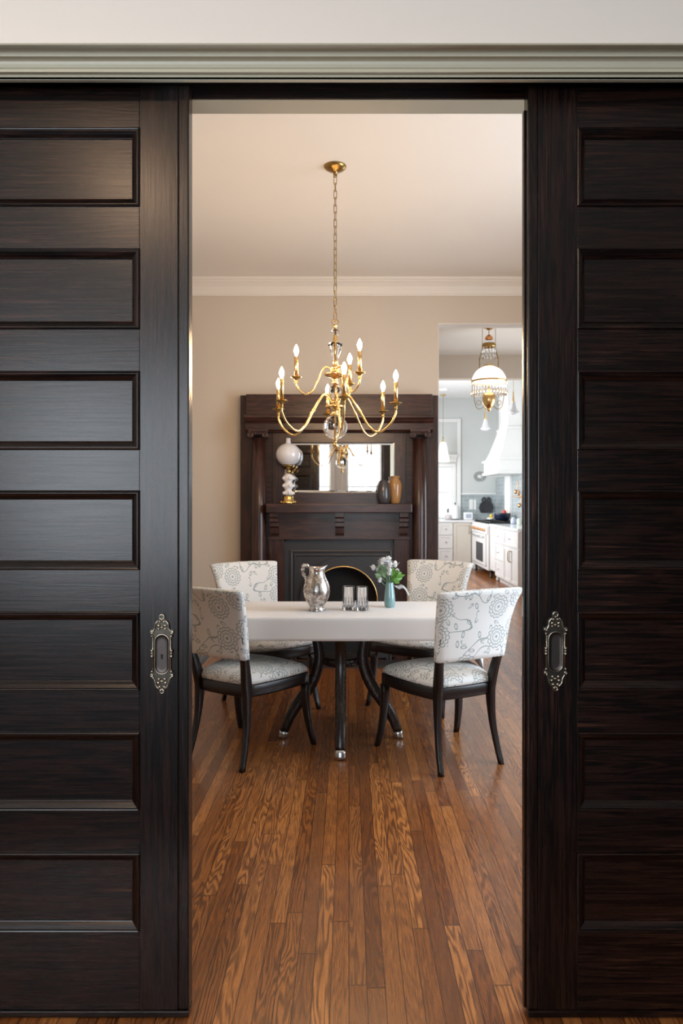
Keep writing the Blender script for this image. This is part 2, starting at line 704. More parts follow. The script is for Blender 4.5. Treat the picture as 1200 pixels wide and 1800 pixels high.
def bevel(o, w=0.003, seg=2):
    m = o.modifiers.new('bevel', 'BEVEL')
    m.width = w
    m.segments = seg
    m.limit_method = 'ANGLE'
    m.angle_limit = math.radians(35)
    return o


def copy_tree(o, parent=None):
    c = o.copy()
    COL.objects.link(c)
    if parent:
        c.parent = parent
    for ch in [q for q in o.children]:
        copy_tree(ch, c)
    return c


# ================================================================ the setting
CEIL = 3.263
KCEIL = 3.445


def wall(name, axis, p0, p1, a0, a1, z0, z1, holes, mat, label=None):
    """wall slab; axis 'x' runs along x (p = y range) or 'y' runs along y (p = x range)"""
    bm = mk()

    def b(u0, u1, w0, w1):
        if u1 - u0 < 1e-5 or w1 - w0 < 1e-5:
            return
        if axis == 'x':
            box(bm, u0, u1, p0, p1, w0, w1)
        else:
            box(bm, p0, p1, u0, u1, w0, w1)
    cur = a0
    for (h0, h1, g0, g1) in sorted(holes):
        b(cur, h0, z0, z1)
        b(h0, h1, z0, g0)
        b(h0, h1, g1, z1)
        cur = h1
    b(cur, a1, z0, z1)
    return struct(name, bm, mat, label)


# floor through all rooms
bm = mk()
box(bm, -3.9, 3.3, -3.35, 14.75, -0.06, 0.0)
struct('floor', bm, M['floor'], 'oak strip floor running away from the camera')

# camera-side room
wall('wall_rear', 'x', -3.28, -3.2, -3.88, 3.08, 0, 3.3,
     [(-3.4, -2.0, 0.65, 2.6), (-1.75, -0.4, 0.65, 2.6), (-0.04, 0.70, 0.65, 2.6)], M['front_wall'])
wall('wall_left', 'y', -3.88, -3.8, -3.2, 1.78, 0, 3.3, [], M['front_wall'])
wall('wall_right', 'y', 3.0, 3.08, -3.2, 1.78, 0, 3.3, [], M['front_wall'])
bm = mk(); box(bm, -3.88, 3.08, -3.28, 1.80, 3.3, 3.36); struct('ceiling_front', bm, M['ceiling'])
# dark oak panelling added behind the camera to darken the door reflections
bm = mk()
box(bm, -3.8, 3.0, -3.2, -3.17, 0, 0.50)
box(bm, 0.92, 3.0, -3.2, -3.165, 0.50, 2.75)
for i in range(5):
    box(bm, 1.0 + i * 0.4, 1.34 + i * 0.4, -3.166, -3.155, 0.6, 2.6, 0, 0.004)
struct('trim_11', bm, M['door_z'])
bm = mk()
box(bm, -3.8, -3.77, -3.17, 1.78, 0, 1.0)
struct('trim_12', bm, M['door_z'])
bm = mk()
box(bm, 2.965, 3.0, -3.15, 1.78, 0, 2.75)
struct('trim_13', bm, M['door_z'])
fl = thing('ceiling_lamp', 'round lit ceiling lamp in the room behind the camera', 'ceiling light', (-1.3, -0.6, 3.3))  # added out of view for warm light on doors and wall
bm = mk(); lathe(bm, [(0, -0.001), (0.17, -0.001), (0.17, -0.03), (0.14, -0.035), (0, -0.035)], seg=28); obj('base', bm, M['brass'], fl)
bm = mk(); lathe(bm, [(0.155, -0.036), (0.15, -0.07), (0.11, -0.11), (0.05, -0.13), (0, -0.133)], seg=28, cap=False); obj('dome', bm, M['dome_lit'], fl)
bm = mk()
box(bm, -3.0, 2.4, -3.0, 0.9, 0.0005, 0.012, 0, 0.003)
tag(obj('area_rug', bm, plain('dark_blue_wool', (0.035, 0.035, 0.05), 0.95, var=0.2, scale=20)), 'dark wool rug on the floor behind the camera', 'rug')  # added out of view so the lower doors reflect something dark

# partition with the pocket doors: near skin, far skin
HEAD_N, HEAD_F = 2.441, 2.447
wall('wall_partition', 'x', 1.78, 1.80, -3.8, 3.0, 0, 3.3, [(-1.28, 1.33, 0, HEAD_N)], M['front_wall'])
wall('wall_partition_far', 'x', 1.892, 1.96, -3.8, 3.0, 0, 3.3, [(-1.28, 1.33, 0, HEAD_F)], M['head'])
bm = mk()
box(bm, -1.30, 1.35, 1.886, 1.8915, HEAD_F + 0.0005, 2.60)  # dark board put in to blacken the slot
box(bm, -1.30, 1.35, 1.801, 1.8915, 2.60, 2.63)
struct('trim_2', bm, M['door_x'], 'black stained pocket lining above the sliding doors')
# head moulding
prof = [(1.779, 70), (1.705, 75.5), (1.698, 76.5), (1.700, 79), (1.718, 83), (1.731, 87), (1.7375, 91), (1.7385, 99), (1.741, 100), (1.7515, 104),
        (1.7575, 108), (1.7600, 113), (1.7605, 119), (1.7635, 121), (1.7635, 126.5), (1.7685, 128), (1.787, 132), (1.789, 140.5), (1.7995, 140.5), (1.7995, 128), (1.779, 128)]
pts = [(Y, EYE + (876 - y) * Y / F) for Y, y in prof]
pts[0] = (1.779, pts[1][1] + 0.004)
pts[-3] = (1.8, pts[-4][1]); pts[-2] = (1.8, HEAD_N); pts[-1] = (1.779, HEAD_N)
bm = mk()
prism(bm, pts, -1.5, 1.55, axis='x')
struct('trim_1', bm, M['head'], 'stepped greige head moulding over the sliding doors')

# dining room
RX = 2.4
LX = -2.3
BW = 6.07
wall('wall_dining_left', 'y', LX - 0.08, LX, 1.96, BW, 0, CEIL, [], M['wall'])
wall('wall_dining_right', 'y', RX, RX + 0.08, 1.96, BW, 0, CEIL, [(2.35, 4.15, 0.55, 2.55)], M['wall'])
wall('wall_back', 'x', BW, BW + 0.15, LX - 0.08, 3.13, 0, KCEIL, [((770.0 - 613) * BW / F, 2.3, 0, EYE + (876 - 568) * BW / F)], M['wall'],
     'greige wall with the mantelpiece and the kitchen opening')
bm = mk(); box(bm, LX - 0.08, RX + 0.08, 1.96, BW, CEIL, CEIL + 0.06); struct('ceiling', bm, M['ceiling'])
# white liner of the opening in the back wall
bm = mk()
ox0, oz1 = (770.0 - 613) * BW / F, EYE + (876 - 568) * BW / F
box(bm, ox0, 2.3, BW + 0.001, BW + 0.149, oz1 - 0.006, oz1 + 0.0)
box(bm, 2.294, 2.3, BW + 0.001, BW + 0.149, 0, oz1 - 0.006)
box(bm, ox0, ox0 + 0.004, BW + 0.001, BW + 0.149, 0, oz1 - 0.006)
struct('trim_3', bm, M['ceiling'])
# crown
def crown(name, x0, x1, y, zc, d=-1, axis='x'):
    p = [(0, -0.138), (0.010, -0.138), (0.012, -0.128), (0.018, -0.122), (0.024, -0.100), (0.040, -0.066), (0.064, -0.040), (0.078, -0.034), (0.080, -0.026), (0.090, -0.022), (0.098, -0.010), (0.100, 0), (0, 0)]
    bm = mk()
    if axis == 'x':
        prism(bm, [(y + d * a, zc + b) for a, b in p], x0, x1, axis='x')
    else:
        prism(bm, [(y + d * a, zc + b) for a, b in p], x0, x1, axis='y')
    o = struct(name, bm, M['trim'])
    return o
crown('trim_4', LX, RX, BW, CEIL)
crown('trim_5', 1.96, BW, LX, CEIL, 1, 'y')
crown('trim_6', 1.96, BW, RX, CEIL, -1, 'y')
bm = mk(); box(bm, LX, -0.97, BW - 0.018, BW, 0, 0.19, bev=0.004); struct('baseboard_back', bm, M['trim'])
bm = mk(); box(bm, LX, LX + 0.018, 1.96, BW - 0.018, 0, 0.19, bev=0.004); struct('baseboard_left', bm, M['trim'])
bm = mk(); box(bm, RX - 0.018, RX, 1.96, BW, 0, 0.19, bev=0.004); struct('baseboard_right', bm, M['trim'])

# hall between dining room and kitchen
HB = 9.23
wall('wall_hall_left', 'y', -0.3, -0.22, BW + 0.15, HB, 0, CEIL, [], M['wall'])
wall('wall_hall_right', 'y', 3.05, 3.13, BW + 0.15, HB, 0, CEIL, [(6.7, 8.5, 0.6, 2.5)], M['wall'])
bz = EYE + (876 - 665) * HB / F
wall('wall_beam', 'x', HB, HB + 0.16, -0.3, 3.13, 0, KCEIL, [(0.75, 3.05, 0, bz)], M['wall'], 'greige beam between the hall and the kitchen')
bm = mk(); box(bm, -0.3, 3.13, BW + 0.15, HB, CEIL, CEIL + 0.06); struct('ceiling_hall', bm, M['ceiling'])

# kitchen
KB = 14.5
wall('wall_kitchen_left', 'y', 0.67, 0.75, HB + 0.16, KB, 0, KCEIL, [(10.1, 13.1, 0.8, 2.6)], M['kwall'])
wall('wall_kitchen_right', 'y', 3.05, 3.13, HB + 0.16, KB, 0, KCEIL, [], M['kwall'])
wall('wall_kitchen_back', 'x', KB, KB + 0.1, 0.67, 3.13, 0, KCEIL, [(1.80, 2.16, 0.96, 2.03)], M['kwall'])
bm = mk(); box(bm, 0.67, 3.13, HB + 0.16, KB + 0.1, KCEIL, KCEIL + 0.06); struct('ceiling_kitchen', bm, M['kwhite'])


def window(n, axis, p, a0, a1, z0, z1, inward, mat, label, thick=0.08, mull=1, cas=0.10):
    """p = inner wall face; inward = +1/-1 direction into the room"""
    def b(bm, u0, u1, d0, d1, w0, w1, bev=0.003):
        if axis == 'x':
            box(bm, u0, u1, p + inward * d0, p + inward * d1, w0, w1, bev=bev)
        else:
            box(bm, p + inward * d0, p + inward * d1, u0, u1, w0, w1, bev=bev)
    bm = mk()
    b(bm, a0 - cas, a0, 0, 0.022, z0 - 0.03, z1)
    b(bm, a1, a1 + cas, 0, 0.022, z0 - 0.03, z1)
    b(bm, a0 - cas, a1 + cas, 0, 0.028, z1, z1 + cas)
    b(bm, a0 - cas - 0.02, a1 + cas + 0.02, 0, 0.05, z0 - 0.05, z0 - 0.03)
    b(bm, a0 - cas, a1 + cas, 0, 0.02, z0 - 0.14, z0 - 0.05)
    w = struct('window_%d' % n, bm, mat, label)
    zm = (z0 + z1) / 2
    for (lo, hi, d) in ((z0, zm + 0.02, -0.045), (zm - 0.02, z1, -0.07)):
        bm = mk()
        s = 0.038
        b(bm, a0, a0 + s, d, d + 0.022, lo, hi, 0.002)
        b(bm, a1 - s, a1, d, d + 0.022, lo, hi, 0.002)
        b(bm, a0 + s, a1 - s, d, d + 0.022, lo, lo + s, 0.002)
        b(bm, a0 + s, a1 - s, d, d + 0.022, hi - s, hi, 0.002)
        sash = obj('sash', bm, mat, w)
        bm = mk()
        b(bm, a0 + s, a1 - s, d + 0.009, d + 0.012, lo + s, hi - s, 0)
        obj('pane', bm, M['pane'], sash)
    return w


window(1, 'x', -3.2, -3.4, -2.0, 0.65, 2.6, 1, M['trim'], 'left window behind the camera')
window(2, 'x', -3.2, -1.75, -0.4, 0.65, 2.6, 1, M['trim'], 'middle window behind the camera')
window(3, 'x', -3.2, -0.04, 0.70, 0.65, 2.6, 1, M['trim'], 'narrow window behind the camera')
window(4, 'y', RX, 2.35, 4.15, 0.55, 2.55, -1, M['trim'], 'dining room window')
window(5, 'y', 3.05, 6.7, 8.5, 0.6, 2.5, -1, M['trim'], 'hall window')
window(6, 'y', 0.75, 10.1, 13.1, 0.8, 2.6, 1, M['kwhite'], 'kitchen side window')
window(7, 'x', KB, 1.80, 2.16, 0.96, 2.03, -1, M['kwhite'], 'white framed window over the kitchen sink counter', cas=0.055)
# tall white pilaster strip right of the sink window and the crown over it
bm = mk()
box(bm, 2.235, 2.31, KB - 0.05, KB, 0.94, 3.02, bev=0.004)
box(bm, 1.60, 2.235, KB - 0.02, KB, 2.95, 3.02, bev=0.004)
struct('trim_7', bm, M['kwhite'])
bm = mk()
prism(bm, [(KB, 2.12), (KB - 0.04, 2.13), (KB - 0.05, 2.17), (KB - 0.12, 2.23), (KB - 0.13, 2.27), (KB, 2.27)], 1.72, 2.225, axis='x')
struct('trim_8', bm, M['kwhite'])


# ---------------------------------------------------------------- pocket doors
def pz(y): return EYE + (876.0 - y) / 667.0


TOPS = [226, 438, 653, 863, 1076, 1288, 1500]
BOTS = [362, 578, 790, 1001, 1213, 1424, 1637]
DY0, DY1 = 1.844, 1.884
ZB, ZT = 0.004, 2.458


def pocket_door(n, side, label):
    # side -1: left door, leading edge to the right
    if side < 0:
        edge, strip, st1, far_st, end = -0.421, -0.4505, -0.5517, -1.22, -1.34
    else:
        edge, strip, st1, far_st, end = 0.471, 0.4985, 0.6020, 1.27, 1.39
    mats = [M['door_x'], M['door_z']]
    bm = mk()
    box(bm, strip, st1, DY0, DY1, 0.022, ZT, 1, 0.0012)
    box(bm, far_st, end, DY0, DY1, 0.022, ZT, 1, 0.0012)
    zs = [ZT] + [v for a, b in zip(TOPS, BOTS) for v in (pz(a), pz(b))] + [0.022]
    for k in range(0, len(zs), 2):
        box(bm, st1, far_st, DY0 + 0.0006, DY1 - 0.0006, zs[k + 1], zs[k], 0, 0.0012)
    root = struct('door_%d' % n, bm, mats, label)
    for a, b in zip(TOPS, BOTS):
        z1, z0 = pz(a), pz(b)
        x0, x1 = min(st1, far_st), max(st1, far_st)
        bm = mk()
        box(bm, x0 + 0.002, x1 - 0.002, DY0 + 0.0125, DY1 - 0.0125, z0 + 0.002, z1 - 0.002, 0)
        p = obj('panel', bm, mats, root)
        for sgn, yy in ((1, DY0), (-1, DY1)):
            bm = mk()
            pr = [(-0.0022, .002), (-.0012, -.004), (.0015, -.0055), (.004, -.0045), (.0052, -.002), (.0062, -.002), (.010, .0005), (.014, .003), (.018, .0062), (.0205, .0085), (.0225, .0095), (.023, .0124)]
            frame_sweep(bm, x0, x1, z0, z1, [(s, yy + sgn * d) for s, d in pr], (0, 1), smooth=False)
            obj('moulding', bm, mats, p)
    bm = mk()
    e0, e1 = (strip + 0.0012, edge) if side < 0 else (edge, strip - 0.0012)
    box(bm, e0, e1, DY0 - 0.002, DY1, 0.0245, ZT, 1, 0.0035)
    obj('edge_strip', bm, mats, root)
    bm = mk()
    box(bm, edge, end, DY0 - 0.0045, DY1, ZB, 0.0215, 0, 0.0035)
    obj('bottom_strip', bm, mats, root)
    return root


d1 = pocket_door(1, -1, 'dark oak sliding door at left with seven panels')
d2 = pocket_door(2, 1, 'dark oak sliding door at right with seven panels')


def door_pull(root, cx, cz, keyhole):
    y = DY0
    s = 1.0
    half = [(0, .1065), (.007, .104), (.0095, .095), (.0085, .090), (.016, .086), (.0195, .078), (.0205, .066), (.031, .064), (.0315, .055), (.0265, .051), (.0255, .030),
            (.0255, .012), (.029, .008), (.029, -.006), (.0255, -.010), (.0255, -.045), (.030, -.050), (.031, -.060), (.024, -.064), (.0215, -.078), (.0165, -.090), (.009, -.094),
            (.0075, -.102), (0, -.1065)]
    out = [(a, b) for a, b in half] + [(-a, b) for a, b in half[-2:0:-1]]
    # ring-shaped back plate with a pill-shaped hole
    def pill(w, h, n):
        r = w
        P = []
        for k in range(n):
            a = PI / 2 - 2 * PI * k / n
            x, z = r * math.cos(a), r * math.sin(a)
            P.append((x, z + (h - r if z >= 0 else -(h - r))))
        return P
    bm = mk()
    prism(bm, [(cx + a * s, cz + b * s) for a, b in out], y - 0.0022, y + 0.0005)
    pp = bevel(obj('pull_plate', bm, M['pewter_dark'], root), 0.0008, 2)
    # raised rim of the recess
    bm = mk()
    tube(bm, [(cx + a, y - 0.0028, cz + b - 0.001) for a, b in pill(.0185, .052, 32)], 0.0018, 8, closed=True)
    # side rods and beads
    for q in (-1, 1):
        X = cx + q * .0235
        tube(bm, [(X, y - .0042, cz + .049), (X, y - .0042, cz - .047)], .0019, 8)
        for zz, r in ((.0085, .0050), (.0015, .0036), (-.0060, .0048), (.047, .0036), (-.046, .0036)):
            sphere(bm, (X + q * .002, y - .0045, cz + zz), r, 10, 8)
        # scrolls
        for zz, r in ((.0575, .0048), (-.0565, .0046)):
            tube(bm, [(cx + q * .0262 + r * .7 * math.cos(a * PI / 5), y - .004, cz + zz + r * .7 * math.sin(a * PI / 5)) for a in range(10)], r * 0.42, 8, closed=True)
            sphere(bm, (cx + q * .0262, y - .004, cz + zz), r * 0.4, 8, 6)
        tube(bm, spline([(cx + q * .0235, y - .004, cz + .058), (cx + q * .0185, y - .004, cz + .068), (cx + q * .0165, y - .0045, cz + .080), (cx + q * .009, y - .0045, cz + .088)], 4), .0022, 8)
        tube(bm, spline([(cx + q * .0245, y - .004, cz - .060), (cx + q * .018, y - .004, cz - .071), (cx + q * .0155, y - .0045, cz - .083), (cx + q * .007, y - .0045, cz - .092)], 4), .0017, 8)
        for a, b, r in ((.0085, .0745, .0040), (.0085, .0660, .0030), (.0075, -.0660, .0036), (.0095, -.0760, .0038), (.0060, -.0865, .0034), (.0055, .0845, .0032), (.0035, -.0960, .0028)):
            sphere(bm, (cx + q * a, y - .0030, cz + b), r, 10, 6, s=(1.35, .9, 1.0))
    for zz, r in ((.0975, .0062),):
        tube(bm, [(cx + r * math.cos(a * PI / 8), y - .004, cz + zz + r * math.sin(a * PI / 8)) for a in range(16)], .0017, 8, closed=True)
    sphere(bm, (cx, y - .003, cz + .0905), .0035, 10, 6)
    sphere(bm, (cx, y - .003, cz + .0700), .0040, 10, 6, s=(1.2, .7, .7))
    tube(bm, [(cx + .0055 * math.cos(a * PI / 6), y - .0035, cz - .098 + .0055 * math.sin(a * PI / 6)) for a in range(12)], .0015, 8, closed=True)
    sphere(bm, (cx, y - .003, cz - .0715), .0042, 10, 6, s=(1.4, .7, .6))
    obj('ornament', bm, M['pewter'], pp)
    # dished recess
    bm = mk()
    rings = []
    for f_, d in ((1.0, -.0030), (.93, -.0016), (.80, -.0006), (.55, -.0004), (.02, -.00035)):
        rings.append([(cx + a * f_, y + d - .0022, cz - .001 + b * (f_ if f_ < .5 else 1 - (1 - f_) * .45)) for a, b in pill(.0172, .0507, 32)])
    rings = rings[:4]
    loft(bm, rings, 0, True, False)
    R = rings[-1]
    bm.faces.new([bm.verts.new(p) for p in R])
    obj('recess', bm, M['cup'], pp, normals=True)
    if keyhole:
        bm = mk()
        K = [(.0034 * math.cos(a * PI / 6 - PI / 3 + .0), .0034 * math.sin(a * PI / 6 - PI / 3)) for a in range(0, 11)]
        K = [(.0034 * math.sin(a), .0034 * math.cos(a)) for a in [(-140 + 28 * k) * PI / 180 for k in range(11)]] + [(.0026, -.010), (-.0026, -.010)]
        prism(bm, [(cx + a, cz - .004 + b) for a, b in K], y - .0034, y - .0026)
        obj('keyhole', bm, M['void'], pp)  # black shape on the surface for the dark of the hole


door_pull(d1, (285 - 613) / 667.0, pz(1149), True)
door_pull(d2, (975.5 - 613) / 667.0, pz(1144.5), False)
# edge lock plates of the right door
bm = mk()
for a, b in ((1052, 1087), (1193, 1218)):
    box(bm, 0.4648, 0.4654, DY0 + 0.022, DY1 - 0.001, pz(b), pz(a))
obj('lock_plate', bm, M['steel'], d2)
bm = mk()
box(bm, 0.4655, 0.4715, DY0 + 0.021, DY1, 0.012, pz(186), 0, 0.002)
obj('tongue', bm, M['door_z'], d2)

# ================================================================ mantelpiece
MY = BW - 0.002          # back plane
CX = px(596, 0, 5.95)[0]
mant = thing('mantelpiece', 'dark oak mantelpiece with columns, mirror and arched fireplace on the back wall', 'fireplace', (CX, MY, 0))
MM = [M['mantel_x'], M['mantel_z'], M['slate'], M['void']]
S0 = F / 5.93


def mz(y): return EYE + (876.0 - y) / S0
def mx(x): return (x - 596.0) / S0


# local coordinates: x about the centre, y negative towards the room
bm = mk()
W2 = mx(771)
zt = mz(693)
box(bm, -W2, -W2 + 0.13, -0.10, 0, 0, zt - 0.003, 1, 0.003)
obj('side_board', bm, MM, mant)
bm = mk()
box(bm, W2 - 0.13, W2, -0.10, 0, 0, zt - 0.003, 1, 0.003)
obj('side_board', bm, MM, mant)
bm = mk()
box(bm, -W2 + 0.055, W2 - 0.055, -0.145, -0.0, mz(731), zt + 0.0, 0, 0.003)
obj('top_board', bm, MM, mant)
bm = mk()
w = mx(760)
prof = [(-0.10, mz(731)), (-0.215, mz(731)), (-0.225, mz(732.5)), (-0.225, mz(736)), (-0.212, mz(737)), (-0.200, mz(740)), (-0.197, mz(741.5)), (-0.180, mz(742.5)),
        (-0.172, mz(745)), (-0.170, mz(756)), (-0.158, mz(757.5)), (-0.150, mz(760)), (-0.10, mz(760))]
prism(bm, prof, -w, w, axis='x')
obj('cornice', bm, MM, mant)
bm = mk()
w = mx(752)
box(bm, -W2 + 0.13, W2 - 0.13, -0.07, 0, mz(905), mz(757), 0)
obj('back_board', bm, MM, mant)
for q in (-1, 1):
    # column shaft with slight taper and base
    cxl = q * (mx(736) + 0.0)
    bm = mk()
    r = 12.3 / S0
    lathe(bm, [(r * 1.25, 0.0), (r * 1.25, 0.05), (r * 1.15, 0.06), (r * 1.2, 0.075), (r * 1.05, 0.10), (r, 0.12), (r, 1.2), (r * 0.93, mz(772))], (cxl, -0.185, 0), 32, 1)
    c = obj('column', bm, MM, mant)
    bm = mk()
    z0, z1 = mz(771), mz(757.5)
    box(bm, cxl - 0.080, cxl + 0.080, -0.255, -0.10, z1 - 0.018, z1 + 0.004, 0, 0.003)
    for u in (-1, 1):
        n = 30
        pts = []
        for k in range(n):
            a = k / (n - 1) * 2.3 * 2 * PI
            rr = 0.026 * (1 - 0.75 * k / (n - 1))
            pts.append((cxl + u * (0.060 - 0.0 + rr * math.sin(a) * 1.0), -0.262, z1 - 0.043 + rr * math.cos(a)))
        tube(bm, pts, 0.0055, 6)
        lathe_z = z1 - 0.043
        bm2 = [(cxl + u * 0.060, -0.258 + 0.02 * k, lathe_z) for k in range(8)]
        tube(bm, bm2, [0.022] * 8, 14)
    for k in range(5):
        sphere(bm, (cxl - 0.036 + 0.018 * k, -0.262, z1 - 0.032), 0.009, 8, 6, s=(0.8, 1, 1.2))
    box(bm, cxl - 0.05, cxl + 0.05, -0.250, -0.115, z1 - 0.045, z1 - 0.018, 0, 0.004)
    obj('capital', bm, [M['mantel_x']], c)
# overmantel frame round the mirror
bm = mk()
mx0, mx1, mz0, mz1 = mx(500), mx(693.5), mz(866), mz(777)
fx0, fx1 = mx(478), mx(714)
box(bm, fx0, mx0, -0.10, -0.07, mz(889), mz(760), 1, 0.002)
box(bm, mx1, fx1, -0.10, -0.07, mz(889), mz(760), 1, 0.002)
box(bm, mx0, mx1, -0.10, -0.07, mz1, mz(760), 0, 0.002)
box(bm, mx0, mx1, -0.10, -0.07, mz(889), mz0, 0, 0.002)
obj('mirror_frame', bm, MM, mant)
bm = mk()
b_ = 0.034
O = [bm.verts.new(p) for p in ((mx0, -0.078, mz0), (mx1, -0.078, mz0), (mx1, -0.078, mz1), (mx0, -0.078, mz1))]
I = [bm.verts.new(p) for p in ((mx0 + b_, -0.0815, mz0 + b_ * .6), (mx1 - b_, -0.0815, mz0 + b_ * .6), (mx1 - b_, -0.0815, mz1 - b_ * .6), (mx0 + b_, -0.0815, mz1 - b_ * .6))]
for i in range(4):
    bm.faces.new((O[i], O[(i + 1) % 4], I[(i + 1) % 4], I[i]))
bm.faces.new(I)
obj('mirror', bm, M['mirror'], mant)
# shelf
bm = mk()
zs1, zs0 = mz(885.3), mz(885.3) - 0.074
box(bm, mx(471.5), mx(721), -0.31, -0.07, zs0, zs1, 0, 0.006)
obj('shelf', bm, MM, mant)
SHELF_Z = zs1
# frieze under the shelf
bm = mk()
box(bm, mx(474), mx(718), -0.16, 0, mz(945), zs0, 0)
box(bm, mx(472), mx(720), -0.178, -0.16, mz(948), mz(943.5), 0, 0.002)
box(bm, mx(472), mx(720), -0.172, -0.16, mz(915.5), mz(912.5), 0, 0.0015)
obj('frieze', bm, [M['mantel_x']], mant)
for a in (484, 597, 708):
    bm = mk()
    z1, z0 = zs0, mz(941)
    x0, x1 = mx(a - 7.5), mx(a + 7.5)
    P = [(-0.16, z1), (-0.275, z1), (-0.275, z1 - 0.035), (-0.262, z1 - 0.05), (-0.262, z1 - 0.075), (-0.235, z1 - 0.085), (-0.235, z1 - 0.115), (-0.205, z1 - 0.13), (-0.2, z0 + 0.02), (-0.185, z0), (-0.16, z0)]
    prism(bm, P, x0, x1, axis='x')
    obj('corbel', bm, [M['mantel_z']], mant)
# lower pilasters beside the firebox
for q in (-1, 1):
    bm = mk()
    a, b = q * mx(692), q * mx(719)
    box(bm, a, b, -0.16, 0, 0, mz(948), 1, 0.002)
    box(bm, q * mx(718.9), q * mx(728), -0.11, 0, 0, mz(903), 1, 0.002)
    obj('pilaster', bm, MM, mant)
# slate/iron surround with a round-headed opening
acx = mx(603.5)
ar = 59.5 / S0
acz = mz(1055)
bm = mk()
x0, x1 = -mx(692), mx(692)
ztop = mz(948)
N = 32
arc = [(acx + ar * math.cos(PI - PI * k / N), acz + ar * math.sin(PI - PI * k / N)) for k in range(N + 1)]
hole = [(acx - ar, 0.02)] + arc + [(acx + ar, 0.02)]


def ring_plate(bm, outer, inner, y0, y1, mi=0):
    """plate between two equally long open outlines"""
    A = [[bm.verts.new((p[0], yy, p[1])) for p in outer] for yy in (y0, y1)]
    B = [[bm.verts.new((p[0], yy, p[1])) for p in inner] for yy in (y0, y1)]
    n = len(outer)
    for i in range(n - 1):
        bm.faces.new((A[0][i], A[0][i + 1], B[0][i + 1], B[0][i])).material_index = mi
        bm.faces.new((B[0][i], B[0][i + 1], B[1][i + 1], B[1][i])).material_index = mi
        bm.faces.new((A[1][i], A[1][i + 1], A[0][i + 1], A[0][i])).material_index = mi


def sq(p):
    """project an arch point radially on the rectangle outline"""
    dx, dz = p[0] - acx, p[1] - acz
    if p[1] < acz - 1e-6:
        return (x0 if dx < 0 else x1, p[1])
    t = 1e9
    if dz > 1e-9: t = min(t, (ztop - acz) / dz)
    if dx > 1e-9: t = min(t, (x1 - acx) / dx)
    if dx < -1e-9: t = min(t, (x0 - acx) / dx)
    return (acx + dx * t, acz + dz * t)


outer = [sq(p) for p in hole]
ring_plate(bm, outer, hole, -0.125, -0.02)
obj('surround', bm, M['slate'], mant)
# stepped border of the surround
bm = mk()
frame_sweep(bm, mx(510), mx(688), -0.3, mz(967), [(0, -0.124), (0, -0.142), (0.010, -0.146), (0.018, -0.142), (0.020, -0.132), (0.030, -0.132), (0.034, -0.140), (0.044, -0.142), (0.050, -0.136), (0.052, -0.124)])
obj('border', bm, M['slate'], mant)
# raised arch ring and its brass edge
bm = mk()
ro = 76 / S0
arc2 = [(acx + ro * math.cos(PI - PI * k / N), acz + ro * math.sin(PI - PI * k / N)) for k in range(N + 1)]
ring_plate(bm, [(acx - ro, 0.02)] + arc2 + [(acx + ro, 0.02)], hole, -0.150, -0.12)
obj('arch_ring', bm, M['slate'], mant)
bm = mk()
tube(bm, [(a, -0.152, b) for a, b in hole], 0.0075, 8)
obj('brass_edge', bm, M['brass'], mant)
bm = mk()
box(bm, acx - ar - 0.02, acx + ar + 0.02, -0.019, -0.012, 0, acz + ar + 0.03)
obj('firebox', bm, M['void'], mant)  # flat black sheet for the dark depth of the fireplace
bm = mk()
box(bm, -0.75, 0.75, -0.42, -0.19, 0.0, 0.012, 0, 0.003)
obj('hearth', bm, M['slate'], mant)


# ================================================================ dining chairs
def rect_ring(c, hx, hy, r=0.3):
    """rounded rectangular section in the xy plane round point c"""
    P = []
    for sx_, sy_ in ((1, 1), (-1, 1), (-1, -1), (1, -1)):
        a = [(1, 1 - r), (1 - r * .3, 1 - r * .3), (1 - r, 1)]
        if sx_ * sy_ < 0:
            a = a[::-1]
        for u, v in a:
            P.append((c[0] + sx_ * u * hx, c[1] + sy_ * v * hy, c[2]))
    return P


def seat_outline(z, grow=0.0, n=10):
    """front is +y; points go round counter-clockwise"""
    P = []
    fb, ff = 0.168 + grow, 0.262 + grow
    yb, yf = -0.205 - grow, 0.205 + grow
    for k in range(n):                       # right side, back to front
        t = k / n
        P.append((fb + (ff - fb) * t ** 0.8 + 0.012 * math.sin(PI * t), yb + (yf - yb) * t, z))
    for k in range(n):                       # front, right to left
        u = 1 - 2 * k / n
        P.append((ff * u, yf + 0.045 * (1 - abs(u) ** 2.2), z))
    for k in range(n):
        t = 1 - k / n
        P.append((-(fb + (ff - fb) * t ** 0.8 + 0.012 * math.sin(PI * t)), yb + (yf - yb) * t, z))
    for k in range(n):
        u = -1 + 2 * k / n
        P.append((fb * u, yb - 0.012 * (1 - u * u), z))
    return P


